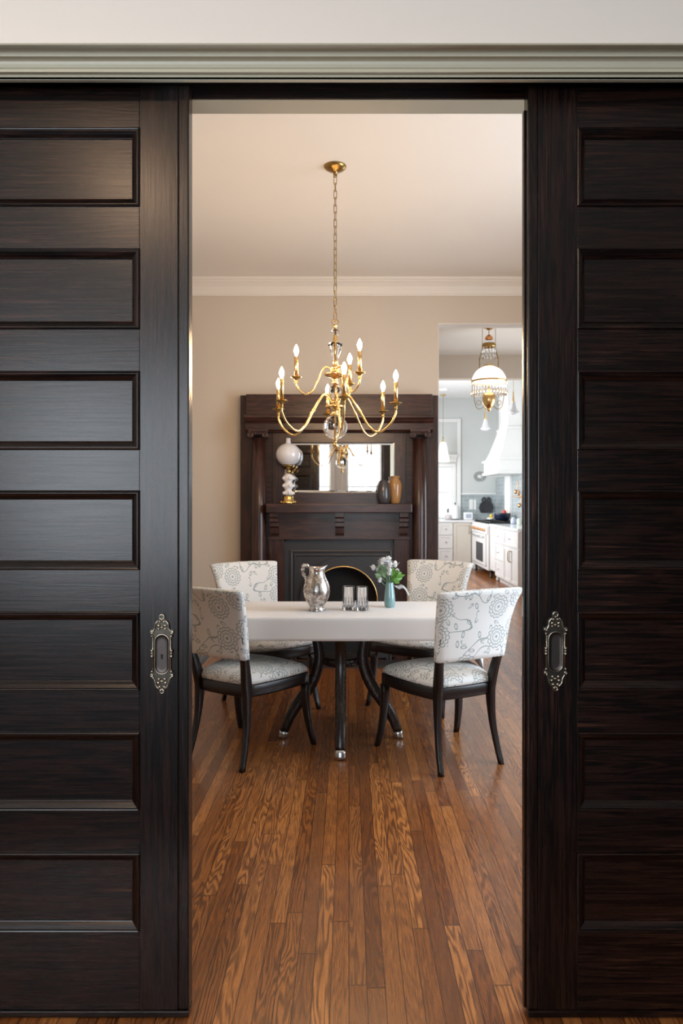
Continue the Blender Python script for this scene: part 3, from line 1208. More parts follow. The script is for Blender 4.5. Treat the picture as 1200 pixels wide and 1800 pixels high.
def make_chair(name, label, group):
    t = thing(name, label, 'chair', group=group)
    # seat frame
    bm = mk()
    rings = [seat_outline(0.350, -0.010), seat_outline(0.353, -0.003), seat_outline(0.360, 0.0), seat_outline(0.408, 0.0), seat_outline(0.414, -0.003), seat_outline(0.416, -0.014)]
    loft(bm, rings)
    obj('seat_frame', bm, M['chair_wood'], t)
    # cushion: domed, with its rim over the frame
    bm = mk()
    rings = []
    for k in range(12):
        s = k / 11.0
        f = math.cos(s * PI / 2) ** 0.62 if k < 11 else 0.0
        zz = 0.417 + 0.068 * math.sin(s * PI / 2) ** 0.72
        f = max(f, 0.03)
        base = seat_outline(zz, -0.004, 10)
        rings.append([(p[0] * f, (p[1] - 0.01) * f + 0.01, zz) for p in base])
    rings = [seat_outline(0.4165, -0.008)] + rings
    loft(bm, rings)
    obj('seat', bm, M['fabric'], t, uv=True)
    # front legs
    for q in (-1, 1):
        bm = mk()
        R = []
        for k in range(9):
            s = k / 8
            z = 0.352 * (1 - s)
            c = (q * (0.242 + 0.022 * s ** 1.6), 0.205 + 0.050 * s ** 1.7 - 0.010 * math.sin(PI * s), z)
            h = 0.0215 - 0.0085 * s
            R.append(rect_ring(c, h, h))
        loft(bm, R)
        obj('leg', bm, M['chair_wood'], t)
    # rear legs that run on up behind the backrest
    for q in (-1, 1):
        bm = mk()
        K = [(0.184, -0.262, 0.0), (0.177, -0.232, 0.10), (0.168, -0.208, 0.22), (0.163, -0.200, 0.35), (0.164, -0.205, 0.42), (0.175, -0.228, 0.52), (0.186, -0.253, 0.60), (0.190, -0.270, 0.68)]
        P = spline(K, 4)
        R = []
        for p in P:
            z = p.z
            hx = 0.0125 + 0.0045 * min(1, z / 0.35)
            hy = 0.0130 + 0.0125 * math.exp(-((z - 0.40) / 0.14) ** 2) + (0.003 if z > 0.4 else 0)
            R.append(rect_ring((q * p.x, p.y, z), hx, hy))
        loft(bm, R)
        obj('leg', bm, M['chair_wood'], t)
    # upholstered backrest: curved, flaring and rolling back at the top
    bm = mk()
    nu, nt = 14, 16
    rings = []

    def bp(u, v, s):
        """u across -1..1, v up 0..1, s through thickness -1 (rear) .. 1 (front)"""
        hw = 0.205 + 0.026 * v + 0.020 * v ** 4
        z = 0.566 + 0.350 * v - 0.006 * u * u
        y = -0.246 - 0.050 * v - 0.048 * v ** 3.2 - 0.026 * (1 - u * u) + 0.0
        th = 0.024 - 0.004 * v
        return (u * hw, y + s * th, z)
    sec = []
    for k in range(nu + 1):
        sec.append((-1 + 2 * k / nu, 1))
    for k in range(nu + 1):
        sec.append((1 - 2 * k / nu, -1))

    def sect(v, f=1.0, dz=0.0):
        P = []
        for u, s in sec:
            e = 1.0
            if abs(u) > 0.999:
                e = 0.70
            x, y, z = bp(u * (1 - (1 - f) * 0.10), v, s * e * f)
            P.append((x, y, z + dz))
        return P
    rings.append(sect(0, 0.35, -0.004))
    rings.append(sect(0, 0.8, -0.002))
    for k in range(nt + 1):
        rings.append(sect(k / nt))
    rings.append(sect(1, 0.8, 0.006))
    rings.append(sect(1, 0.35, 0.009))
    loft(bm, rings)
    obj('backrest', bm, M['fabric'], t, uv=True)
    return t


G = 'dining chairs around the table'
ch = make_chair('dining_chair', 'flowered dining chair at front right of the table, its pale back to the camera', G)
ch.location = (0.505, 3.765, 0)
ch.rotation_euler = (0, 0, math.radians(26))
for lab, loc, rz in (('flowered dining chair at front left of the table, cut off by the left sliding door', (-0.553, 3.822, 0), -31.7),
                     ('flowered dining chair at rear left of the table, in front of the mantelpiece', (-0.555, 4.63, 0), 180 + 32),
                     ('flowered dining chair at rear right of the table, facing the camera before the kitchen opening', (0.480, 4.72, 0), 180 - 30)):
    c = copy_tree(ch)
    c.location = loc
    c.rotation_euler = (0, 0, math.radians(rz))
    c['label'] = lab

# ================================================================ dining table
TX, TY = -0.045, 4.005
tb = thing('dining_table', 'dark pedestal dining table with curved legs and silver toe caps', 'table', (TX, TY, 0))
bm = mk()
TOPZ = 0.7335


def rrect(hx, hy, r, z, n=8, cx=0.0, cy=0.0):
    P = []
    for q, (sx_, sy_) in enumerate(((1, 1), (-1, 1), (-1, -1), (1, -1))):
        for k in range(n + 1):
            a = q * PI / 2 + k / n * PI / 2
            P.append((cx + sx_ * (hx - r) + r * math.cos(a), cy + sy_ * (hy - r) + r * math.sin(a), z))
    return P


HX, HY = 0.76, 0.283
loft(bm, [rrect(HX - 0.01, HY - 0.01, 0.09, TOPZ - 0.03), rrect(HX, HY, 0.1, TOPZ - 0.022), rrect(HX, HY, 0.1, TOPZ - 0.006), rrect(HX - 0.004, HY - 0.004, 0.1, TOPZ - 0.0015)])
obj('table_top', bm, M['table_wood'], tb)
bm = mk()
lathe(bm, [(0.10, 0.425), (0.108, 0.432), (0.108, 0.462), (0.10, 0.470)], (0, 0, 0), 32)
obj('hub', bm, M['table_wood'], tb)
for k in range(4):
    a = -PI / 2 + k * PI / 2
    ca, sa = math.cos(a), math.sin(a)
    K = [(0.215, TOPZ - 0.034), (0.178, 0.66), (0.142, 0.58), (0.125, 0.50), (0.128, 0.43), (0.152, 0.35), (0.195, 0.27), (0.245, 0.20), (0.288, 0.13), (0.318, 0.06), (0.335, 0.0)]
    P = spline([(r, 0, z) for r, z in K], 4)
    bm = mk()
    R = []
    for i, p in enumerate(P):
        d = (P[min(i + 1, len(P) - 1)] - P[max(i - 1, 0)]).normalized()
        nrm = Vector((-d.z, 0, d.x))
        h = 0.022 + 0.010 * math.sin(PI * i / (len(P) - 1))
        w = 0.031 - 0.004 * i / (len(P) - 1)
        ring = []
        for u, v in ((1, .7), (.7, 1), (-.7, 1), (-1, .7), (-1, -.7), (-.7, -1), (.7, -1), (1, -.7)):
            q = p + nrm * (h * u)
            ring.append((q.x * ca - v * w * sa, q.x * sa + v * w * ca, max(q.z, 0.0)))
        R.append(ring)
    cut = [i for i, p in enumerate(P) if p.z < 0.058][0]
    loft(bm, R[:cut + 1])
    lg = obj('leg', bm, M['table_wood'], tb)
    bm = mk()
    R2 = []
    for ring in R[cut:]:
        c = Vector([sum(p[i] for p in ring) / 8 for i in range(3)])
        R2.append([tuple(c + (Vector(p) - c) * 1.04) for p in ring])
    loft(bm, R2)
    obj('toe_cap', bm, M['steel'], lg)

# tablecloth
bm = mk()
n = 200
def cloth_ring(off, z_of, wob=0.0):
    P = []
    for i, (x, y, z) in enumerate(rrect(HX + 0.004, HY + 0.004, 0.10, 0, 24)):
        d = Vector((x, y, 0))
        nx_ = (abs(x) / HX) ** 6
        ny_ = (abs(y) / HY) ** 6
        nn = Vector((math.copysign(nx_, x), math.copysign(ny_, y), 0)).normalized()
        w = wob * (math.sin(x * 14 + 0.8) * 0.5 + math.sin(x * 31 + y * 9) * 0.25 + math.sin(y * 22) * 0.4)
        P.append((x + nn.x * (off + w), y + nn.y * (off + w), z_of(x, y)))
    return P


def drop(x, y, f):
    e = min(1.0, max(0.0, (abs(x) - 0.36) / 0.40))
    side = 0.106 + 0.022 * e + 0.16 * max(0.0, (abs(x) - HX + 0.1) / 0.1) ** 2
    return TOPZ + 0.0025 - side * f


rings = [[(p[0] * 0.02, p[1] * 0.02, TOPZ + 0.0035) for p in cloth_ring(0, lambda x, y: 0)]]
for f in (0.3, 0.6, 0.85):
    rings.append([(p[0] * f, p[1] * f, TOPZ + 0.0035) for p in cloth_ring(0, lambda x, y: 0)])
rings.append(cloth_ring(-0.006, lambda x, y: TOPZ + 0.0035))
rings.append(cloth_ring(0.0, lambda x, y: TOPZ + 0.0025))
rings.append(cloth_ring(0.0035, lambda x, y: TOPZ - 0.002))
for k in range(1, 9):
    f = k / 8
    rings.append(cloth_ring(0.005 + 0.006 * f, lambda x, y, f=f: drop(x, y, f), 0.006 * f))
loft(bm, rings, cap=True)
tc = obj('tablecloth', bm, M['cloth'])
# the closing face below is not wanted: the cloth is an open skirt
bmm = bmesh.new(); bmm.from_mesh(tc.data)
big = [f for f in bmm.faces if len(f.verts) > 8 and f.calc_center_median().z < TOPZ - 0.01]
bmesh.ops.delete(bmm, geom=big, context='FACES_ONLY')
bmm.to_mesh(tc.data); bmm.free()
tc.location = (TX, TY, 0)
so = tc.modifiers.new('thickness', 'SOLIDIFY')
so.thickness = 0.0012
so.offset = 1
tag(tc, 'white linen cloth draped over the dining table', 'tablecloth')
CZ = TOPZ + 0.0035 + 0.0014

# ================================================================ on the table
# silver jug
pt = thing('pitcher', 'mottled silver pitcher on the left of the white tablecloth', 'pitcher', ((556.5 - 613) * 3.94 / F, 3.94, CZ), 0)
k = 3.94 / F
bm = mk()
J = [(13.5, 1074), (14.5, 1073), (13.5, 1070.5), (11.8, 1067.5), (13.5, 1064), (18.5, 1057), (22.3, 1048), (23.4, 1040), (22.6, 1031), (20, 1023), (16.5, 1016), (13.6, 1010), (12.6, 1006), (13.4, 1001), (15.6, 997)]
base = 1074
J = [(r * k, (base - y) * k) for r, y in J]
rings = []
seg = 40
for r, z in J:
    fr = max(0, (z - 0.20) / 0.05)
    ring = []
    for i in range(seg):
        a = 2 * PI * i / seg
        lip = math.exp(-(min(a, 2 * PI - a) / 0.42) ** 2)
        rr = r * (1 + 0.28 * fr * lip)
        ring.append((rr * math.cos(a), rr * math.sin(a), z + 0.012 * fr * lip + 0.004 * fr * (1 - lip) * math.cos(2 * a)))
    rings.append(ring)
inner = [[(x * 0.93, y * 0.93, z - 0.001) for x, y, z in r] for r in rings[:4:-1]]
loft(bm, rings + inner)
pt_b = obj('body', bm, M['silver'], pt)
bm = mk()
H = [(-15.5, 998), (-19, 994), (-23, 995.5), (-25.5, 1001), (-25, 1008), (-22, 1014), (-19.5, 1018), (-19.5, 1024)]
tube(bm, spline([((x + 1) * k, 0, (base - y) * k) for x, y in H], 5), [0.0055 + 0.0035 * math.sin(i * 0.5) ** 2 for i in range(36)], 10, flat=1.3)
tube(bm, [((-23 + 3 * math.cos(a)) * k, 0, (base - 995 + 2.5 * math.sin(a)) * k) for a in [i * PI / 4 for i in range(8)]], 0.004, 8, closed=True)
obj('handle', bm, M['silver'], pt)

# tumblers
def tumbler(label, loc, solid):
    t = thing('tumbler', label, 'glass', loc, 0, 'glass tumblers on the tablecloth')
    r, h, w = 0.0335, 0.135, 0.0022
    bm = mk()
    P = [(0.0, 0.0), (r * 0.90, 0.0), (r * 0.96, 0.004), (r * 0.97, h * 0.5), (r, h * 0.98), (r - w * 0.4, h), (r - w, h * 0.98), (r * 0.97 - w, solid + 0.004), (r * 0.8, solid), (0.0, solid)]
    lathe(bm, P, seg=28, cap=False)
    obj('body', bm, M['tumbler'], t)
    bm = mk()
    for i in range(12):
        a = 2 * PI * i / 12
        tube(bm, [((r + 0.0006) * math.cos(a), (r + 0.0006) * math.sin(a), 0.004), ((r + 0.0006) * math.cos(a), (r + 0.0006) * math.sin(a), h * 0.42)], 0.0022, 6)
    obj('flute', bm, M['tumbler'], t)
    return t


tumbler('clear glass tumbler left of its twin, nearer the silver pitcher', ((612.5 - 613) * 3.965 / F, 3.965, CZ), 0.018)
tumbler('clear glass tumbler right of its twin, nearer the teal vase', ((636 - 613) * 3.945 / F, 3.945, CZ), 0.018)

# teal vase and its flowers
VY = 4.06
k = VY / F
vx = (684.5 - 613) * k
vs = obj('bud_vase', mk(), M['teal'])
bm = mk()
V = [(0, 1068.5), (7.4, 1068.5), (8.8, 1066.5), (9.6, 1061), (9.8, 1056), (9.2, 1047), (7.9, 1037), (7.0, 1030), (6.6, 1026), (6.3, 1024.3), (5.8, 1026), (6.2, 1035), (7.6, 1047), (7.8, 1060), (0, 1064)]
lathe(bm, [(r * k, (1068.5 - y) * k) for r, y in V], seg=28, cap=False)
bmesh.ops.recalc_face_normals(bm, faces=bm.faces)
bm.to_mesh(vs.data); bm.free()
vs.location = (vx, VY, CZ)
tag(vs, 'slim teal ceramic bud vase on the tablecloth holding flowers', 'vase')


def leaf(bm, p, d, L, W, up=(0, 0, 1), curl=0.25, mi=0, twist=0.0):
    p, d = Vector(p), Vector(d).normalized()
    s = d.cross(Vector(up))
    if s.length < 1e-3: s = Vector((1, 0, 0))
    s.normalize()
    s = Matrix.Rotation(twist, 3, d) @ s
    u = s.cross(d)
    rows = []
    for i in range(7):
        t = i / 6
        w = W * math.sin(PI * min(1, t * 0.95 + 0.03)) ** 0.8
        c = p + d * (L * t) - u * (curl * L * t * t)
        rows.append([c - s * w + u * w * 0.25, c, c + s * w + u * w * 0.25])
    V = [[bm.verts.new(q) for q in r] for r in rows]
    for a, b in zip(V, V[1:]):
        for j in range(2):
            f = bm.faces.new((a[j], a[j + 1], b[j + 1], b[j]))
            f.smooth = True
            f.material_index = mi
    bmesh.ops.solidify(bm, geom=[f for r in () for f in r], thickness=0.0005) if False else None


bq = thing('flower_bouquet', 'small bouquet of white blooms and green leaves in the teal vase', 'flowers', (vx, VY, CZ + 0.09))
zc = 0.09


def vp(x, y, dy=0.0):
    return ((x - 684.5) * k, dy, (1068.5 - y) * k - zc)


rnd = random.Random(3)
def stem(p1, bend=0.0):
    bm = mk()
    m = ((p1[0]) * 0.4 + bend, p1[1] * 0.4, p1[2] * 0.5)
    tube(bm, spline([(0.0, 0.0, -0.03), (p1[0] * .1, p1[1] * .1, 0.045), m, p1], 5), 0.0014, 6)
    obj('stem', bm, M['leaf_grey'], bq)


def bloom(p, r, n=26, ball=1.0):
    """round bloom of small petals"""
    bm = mk()
    for i in range(n):
        z = 1 - 2 * (i + 0.5) / n
        a = i * 2.39996
        d = Vector((math.sqrt(1 - z * z) * math.cos(a), math.sqrt(1 - z * z) * math.sin(a), z))
        leaf(bm, Vector(p) + d * r * 0.25, d, r * 0.85, r * 0.36, up=(0.3, 0.2, 1), curl=-0.35 * rnd.random())
    sphere(bm, p, r * 0.45, 10, 6, s=(1, 1, ball))
    obj('bloom', bm, M['petal'], bq)


def bud(p, r, h):
    bm = mk()
    lathe(bm, [(0, -h), (r * 0.55, -h * 0.8), (r * 0.95, -h * 0.3), (r, 0.1 * h), (r * 0.8, h * 0.6), (r * 0.35, h * 0.95), (0, h)], p, 12)
    for i in range(5):
        a = i * 2 * PI / 5
        leaf(bm, (p[0] + r * .5 * math.cos(a), p[1] + r * .5 * math.sin(a), p[2] - h * .8), (math.cos(a) * .5, math.sin(a) * .5, 1), h * 1.7, r * .5, curl=0.2)
    obj('bloom', bm, M['petal'], bq)


B = [(vp(672, 990, 0.0), 0.030), (vp(681, 988, 0.012), 0.030), (vp(684, 996, -0.02), 0.024), (vp(683.5, 1006, -0.03), 0.019), (vp(667, 1020, -0.02), 0.015), (vp(697, 1005, -0.01), 0.017), (vp(663, 1003, 0.02), 0.012)]
for p, r in B:
    stem(p)
    bloom(p, r)
for (x, y, h) in ((656, 999, 0.018), (694.5, 993, 0.021)):
    p = vp(x, y, 0.01)
    stem(p)
    bud(p, 0.013, h)
# green leaves
for (x, y, dx, dz, L, W, mt) in ((688, 1018, 0.5, 0.5, 0.055, 0.014, 'leaf'), (690, 1020, 0.9, 0.15, 0.060, 0.015, 'leaf'), (691, 1016, 0.8, 0.5, 0.06, 0.014, 'leaf'), (688, 1014, 0.2, 1.0, 0.05, 0.014, 'leaf'),
                                 (692, 1022, 0.7, -0.25, 0.035, 0.012, 'leaf'), (694, 1012, 0.35, 0.8, 0.04, 0.012, 'leaf'), (696, 1016, 1.0, 0.35, 0.052, 0.010, 'leaf'),
                                 (676, 1016, -0.3, 0.9, 0.060, 0.013, 'leaf_grey'), (674, 1012, -0.7, 0.6, 0.05, 0.011, 'leaf_grey'), (678, 1010, -0.1, 1.0, 0.055, 0.013, 'leaf_grey'),
                                 (670, 1012, -0.9, 0.2, 0.04, 0.010, 'leaf_grey'), (676, 1004, -0.6, 0.8, 0.045, 0.010, 'leaf_grey'), (672, 1018, -1.0, 0.3, 0.045, 0.010, 'leaf_grey'),
                                 (682, 1010, 0.2, 1.0, 0.05, 0.012, 'leaf_grey'), (665, 1000, 0.2, 1.0, 0.03, 0.008, 'leaf_grey')):
    bm = mk()
    leaf(bm, vp(x, y, rnd.uniform(-0.025, 0.01)), (dx, rnd.uniform(-0.5, 0.2), dz), L, W, up=(0, -1, 0.25), curl=rnd.uniform(-0.1, 0.3))
    tube(bm, spline([(0, 0, 0.02), vp((x + 684.5) / 2, y + 6, -0.005), vp(x, y, -0.01)], 4), 0.001, 5)
    obj('leaf', bm, M[mt], bq)
# silvery drooping stem at the right
bm = mk()
D = [vp(691, 1030), vp(698, 1031), vp(705, 1029), vp(711, 1033), vp(716, 1041), vp(721, 1049)]
tube(bm, spline(D, 4), 0.0012, 6)
for i, (x, y) in enumerate(((694, 1031), (697, 1032), (700, 1031), (703, 1030), (706, 1030), (708, 1031), (710, 1033), (712, 1035), (714, 1039), (716, 1042))):
    for q in (-1, 1):
        leaf(bm, vp(x, y, 0), (0.8, q * 0.4, -0.35 - 0.1 * i), 0.022, 0.006, curl=0.4, up=(0, q, 1))
tube(bm, spline([vp(687, 1024), vp(689, 1027), vp(691, 1030)], 3), 0.0012, 6)
obj('spray', bm, M['leaf_silver'], bq)

# ================================================================ chandelier
CHX, CHY = (589.0 - 613) / 308.0, 3.99
chd = thing('chandelier', 'brass and crystal chandelier with nine lit candle bulbs hanging over the table', 'chandelier', (CHX, CHY, CEIL))


def cz(y): return EYE + (876.0 - y) / 308.0 - CEIL


bm = mk()
lathe(bm, [(0.0, 0.0), (0.063, 0.0), (0.064, -0.003), (0.058, -0.012), (0.040, -0.024), (0.018, -0.032), (0.012, -0.036), (0.0115, -0.046), (0.0, -0.047)], seg=32)
tube(bm, [(0.0085 * math.cos(i * PI / 6), 0, -0.054 + 0.0085 * math.sin(i * PI / 6)) for i in range(12)], 0.003, 8, closed=True)
obj('canopy', bm, M['brass_dark'], chd)
bm = mk()
ztop, zbot = -0.058, cz(564)
nl = 20
pitch = (ztop - zbot) / nl
for i in range(nl):
    zc_ = ztop - pitch * (i + 0.5)
    hl = pitch * 0.5 + 0.0052
    P = []
    for kk in range(16):
        a = 2 * PI * kk / 16
        x = 0.0085 * math.cos(a)
        z = (hl - 0.0085) * (1 if math.sin(a) >= 0 else -1) + 0.0085 * math.sin(a)
        P.append((x, 0, z) if i % 2 == 0 else (0, x, z))
    rot = Matrix.Rotation(0.25 + 0.05 * i, 3, 'Z')
    tube(bm, [tuple(rot @ Vector(p) + Vector((0, 0, zc_))) for p in P], 0.0021, 8, closed=True)
obj('chain', bm, M['brass_dark'], chd)
bm = mk()
tube(bm, [(0.019 * math.cos(i * PI / 8), 0, cz(567) + 0.016 * math.sin(i * PI / 8)) for i in range(16)], 0.0028, 8, closed=True)
obj('ring', bm, M['brass_dark'], chd)
bm = mk()
def px2(L): return [(r / 308.0, cz(y)) for r, y in L]
lathe(bm, px2([(0, 571), (4, 571.5), (5, 573), (3, 575), (2.5, 577), (3.5, 578.5), (0, 579)]))
lathe(bm, px2([(0, 589), (4, 590), (3, 592), (4.5, 595), (3, 598), (5, 600.5), (7.5, 603), (0, 603.5)]))
lathe(bm, px2([(0, 634.5), (4, 635), (5, 637.5), (4, 640), (6, 643), (8, 646), (9, 648), (7, 650), (6, 653), (9, 655), (18, 656.5), (20, 658.5), (17, 661), (8, 664), (5, 666), (5, 670), (6, 673), (5, 675), (3.5, 677), (0, 677.5)]))
lathe(bm, px2([(0, 702), (6, 703), (8.5, 706), (10, 708.5), (6, 710.5), (7, 712), (16, 713), (18.5, 715.5), (14, 718), (7, 720), (5, 723), (5.5, 726), (7, 728.5), (6, 731), (0, 731.5)]))
lathe(bm, px2([(0, 771), (5, 771.5), (4, 774), (2.5, 776), (3, 778), (4.6, 780), (4.8, 783), (3, 786), (1.5, 788.5), (0, 789)]))
lathe(bm, [(0.0045, cz(774)), (0.0045, cz(575))], seg=10)
obj('stem', bm, M['brass'], chd)
bm = mk()
sphere(bm, (0, 0, cz(584)), 0.0245, 24, 16, s=(1, 1, 0.85))
obj('crystal_ball', bm, M['crystal'], chd)
bm = mk()
lathe(bm, px2([(0, 633.8), (4.2, 633.5), (6.0, 628), (9.5, 618), (12, 609), (13.2, 604.5), (12, 603.8), (0, 603.8)]), seg=28)
obj('crystal_urn', bm, M['crystal'], chd)
bm = mk()
sphere(bm, (0, 0, cz(690)), 0.047, 28, 18, s=(1, 1, 0.87))
obj('crystal_ball', bm, M['crystal'], chd)
bm = mk()
sphere(bm, (0, 0, cz(751.3)), 0.070, 32, 22, s=(1, 1, 0.96))
obj('crystal_ball', bm, M['crystal'], chd)


def arm(ang, K, bobe, candle_h, r_arm):
    ca, sa = math.cos(ang), math.sin(ang)

    def w(r, z): return (r * ca, r * sa, z)
    rE = K[-1][0]
    zE = K[-1][1]
    bm = mk()
    tube(bm, spline([w(r, z) for r, z in K], 7), r_arm, 10)
    col = K[len(K) // 2 - 1]
    # collar
    cc = Vector(w(*K[3]))
    dd = (Vector(w(*K[4])) - Vector(w(*K[2]))).normalized()
    tube(bm, [cc - dd * 0.010, cc - dd * 0.006, cc - dd * 0.003, cc, cc + dd * 0.003, cc + dd * 0.006, cc + dd * 0.010], [r_arm * q for q in (1.0, 1.6, 1.2, 1.9, 1.2, 1.6, 1.0)], 12)
    a = obj('arm', bm, M['brass'], chd)
    c = w(rE, 0)
    bm = mk()
    lathe(bm, [(0, zE - 0.004), (0.007, zE - 0.002), (0.010, zE + 0.004), (0.007, zE + 0.010), (0.009, zE + 0.018), (0.014, zE + 0.025), (bobe * .6, zE + 0.029), (bobe, zE + 0.035), (bobe, zE + 0.0375),
               (bobe * .6, zE + 0.033), (0.015, zE + 0.031), (0.0125, zE + 0.040), (0, zE + 0.040)], c, 24)
    obj('bobeche', bm, M['brass_dark'], a)
    z0 = zE + 0.036
    bm = mk()
    lathe(bm, [(0, z0), (0.0112, z0), (0.0112, z0 + candle_h - 0.002), (0.009, z0 + candle_h), (0, z0 + candle_h)], c, 16)
    obj('candle_sleeve', bm, M['brass'], a)
    z1 = z0 + candle_h
    bm = mk()
    lathe(bm, [(0, z1 - 0.001), (0.006, z1), (0.0075, z1 + 0.010), (0.0125, z1 + 0.022), (0.0135, z1 + 0.032), (0.0105, z1 + 0.044), (0.0055, z1 + 0.055), (0.0015, z1 + 0.063), (0, z1 + 0.064)], c, 14)
    obj('bulb', bm, M['bulb'], a)


RL = 0.362
KL = [(0.018, cz(712)), (0.036, cz(698)), (0.080, cz(695.5)), (0.150, cz(725)), (0.205, cz(752)), (0.262, cz(762.5)), (0.325, cz(751)), (RL - 0.003, cz(734)), (RL, cz(725))]
for i in range(6):
    arm(math.radians(-81.5 + 60 * i), KL, 0.034, 0.118, 0.0062)
RU = 0.222
KU = [(0.016, cz(656)), (0.030, cz(648)), (0.062, cz(647)), (0.105, cz(673)), (0.130, cz(688)), (0.165, cz(694.5)), (0.202, cz(688)), (RU - 0.002, cz(680)), (RU, cz(675.5))]
for i in range(3):
    arm(math.radians(-52 + 120 * i), KU, 0.031, 0.118, 0.0054)


# ================================================================ on the mantel shelf
MZ = SHELF_Z + 0.001
LY = BW - 0.235
k = LY / F
lx = (506.5 - 613) * k
lamp = thing('oil_lamp', 'white globe parlour lamp with porcelain stem and gilt foot on the mantel shelf', 'lamp', (lx, LY, MZ))
def lz(y): return (885.5 - y) * k
bm = mk()
F_ = [(13, 885.5), (13.5, 884), (10.5, 880), (9, 877), (9.5, 874), (8, 871.5), (0, 871)]
lathe(bm, [(r * k, lz(y)) for r, y in F_], seg=16)
for i in range(6):
    a = i * PI / 3 + 0.3
    sphere(bm, (12.3 * k * math.cos(a), 12.3 * k * math.sin(a), lz(883)), 2.6 * k, 8, 6)
obj('foot', bm, M['gilt'], lamp)
bm = mk()
lathe(bm, [(r * k, lz(y)) for r, y in [(0, 871), (8.5, 870.5), (9.5, 867), (7, 864), (6, 861), (8.5, 858), (10, 854), (8, 850.5), (6, 848), (8, 845), (10, 841), (9, 837), (6, 834.5), (4.5, 833), (0, 832.8)]], seg=20)
for i in range(5):
    a = i * 2 * PI / 5
    for yy, rr in ((841, 9), (854, 9), (867, 8.5)):
        sphere(bm, (rr * k * math.cos(a), rr * k * math.sin(a), lz(yy)), 3.2 * k, 8, 6)
obj('stem', bm, M['porcelain'], lamp)
bm = mk()
lathe(bm, [(r * k, lz(y)) for r, y in [(0, 832.8), (3, 832), (4, 829), (3, 826), (6, 824), (9, 821.5), (12, 818.5), (11.5, 818), (0, 820)]], seg=20)
tube(bm, [(7 * k, 0, lz(826)), (10 * k, 0, lz(828)), (10 * k, 0, lz(829.5))], 0.9 * k, 6)
sphere(bm, (11 * k, 0, lz(826)), 2 * k, 8, 6)
obj('burner', bm, M['brass_dark'], lamp)
bm = mk()
P = []
for i in range(15):
    a = -PI / 2 + 0.52 + (PI - 0.52 - 0.22) * i / 14
    P.append((21.8 * k * math.cos(a), lz(799.5) + 20.5 * k * math.sin(a)))
P += [(5.0 * k, lz(778)), (4.2 * k, lz(777)), (4.2 * k, lz(770.5)), (3.6 * k, lz(770.5)), (3.6 * k, lz(778.5))]
lathe(bm, P, seg=32, cap=False)
obj('globe_shade', bm, M['milk'], lamp)


def vessel(name, label, cat, x, y0, Y, P, mat, seg=32, **kw):
    k = Y / F
    bm = mk()
    lathe(bm, [(r * k, (y0 - y) * k) for r, y in P], seg=seg, cap=False)
    o = obj(name, bm, mat)
    o.location = ((x - 613) * k, Y, kw.pop('z', MZ))
    return tag(o, label, cat, kw.get('group'))


vessel('vase', 'dark grey egg shaped pottery vase on the mantel shelf left of the brown one', 'vase', 674.3, 885, LY - 0.01,
       [(0, 885), (8.5, 885), (10, 883), (12, 876), (12.2, 868), (11.2, 858), (9, 850), (6.6, 845), (6.0, 843.6), (5.2, 845), (8, 850), (10, 860), (10.5, 875), (0, 882)], M['grey_glaze'], group='pottery vases on the mantel shelf')
vessel('vase', 'ochre brown shouldered pottery vase on the mantel shelf right of the grey one', 'vase', 694.0, 885, LY + 0.05,
       [(0, 885), (8, 885), (9, 883), (10.8, 872), (12.2, 860), (12.3, 852), (10.5, 846), (7.8, 842.5), (7.4, 841), (9, 838.5), (9.2, 836.8), (7.6, 836.8), (6, 841), (9, 848), (10.5, 856), (8, 875), (0, 882)], M['ochre'], group='pottery vases on the mantel shelf')

# ================================================================ hanging lamp in the hall
HY_ = 7.73
k = HY_ / F
hl = thing('hanging_lamp', 'antique brass hanging lamp with lit milk glass dome and crystal prisms in the hall', 'lamp', ((859 - 613) * k, HY_, CEIL))
def hz(y): return EYE + (876.0 - y) * k - CEIL
bm = mk()
lathe(bm, [(0, 0), (0.055, 0), (0.055, -0.012), (0.03, -0.03), (0, -0.034)], seg=20)
tube(bm, [(0, 0, -0.03), (0, 0, hz(588))], 0.004, 6)
obj('canopy', bm, M['brass_dark'], hl)
bm = mk()
lathe(bm, [(r * k, hz(y)) for r, y in [(0, 588), (3, 589), (6, 592), (7.5, 595.5), (6.8, 596.5), (5, 593.5), (0, 591)]], seg=20)
obj('smoke_bell', bm, M['copper'], hl)
bm = mk()
for q in (-1, 1):
    tube(bm, [(q * 11.5 * k, 0, -0.005), (q * 11.5 * k, 0, hz(606))], 0.0028, 6)
    tube(bm, spline([(q * 11.5 * k, 0, hz(611)), (q * 14 * k, 0, hz(622)), (q * 16.5 * k, 0, hz(632)), (q * 17.5 * k, 0, hz(650)), (q * 31 * k, 0, hz(669))], 4), 0.005, 6)
    sphere(bm, (q * 16 * k, 0, hz(631)), 0.011, 8, 6)
obj('chain', bm, M['brass_dark'], hl)
bm = mk()
lathe(bm, [(r * k, hz(y)) for r, y in [(10.8, 610.5), (12.2, 610.5), (12.4, 607), (11.8, 604), (10.8, 604), (10.8, 610.5)]], seg=28, cap=False)
obj('crown_ring', bm, M['brass_dark'], hl)


def prisms(parent, R, y0, y1, n, w):
    for i in range(n):
        a = 2 * PI * i / n
        bm = mk()
        c = (R * k * math.cos(a), R * k * math.sin(a), 0)
        lathe(bm, [(0, hz(y0)), (w * .35, hz(y0 + 1)), (w * .35, hz(y0 + 3)), (w * .1, hz(y0 + 3.5)), (w * .5, hz(y0 + 5)), (w * .8, hz(y0 + (y1 - y0) * .8)), (0, hz(y1))], c, 6)
        obj('prism', bm, M['crystal'], parent)


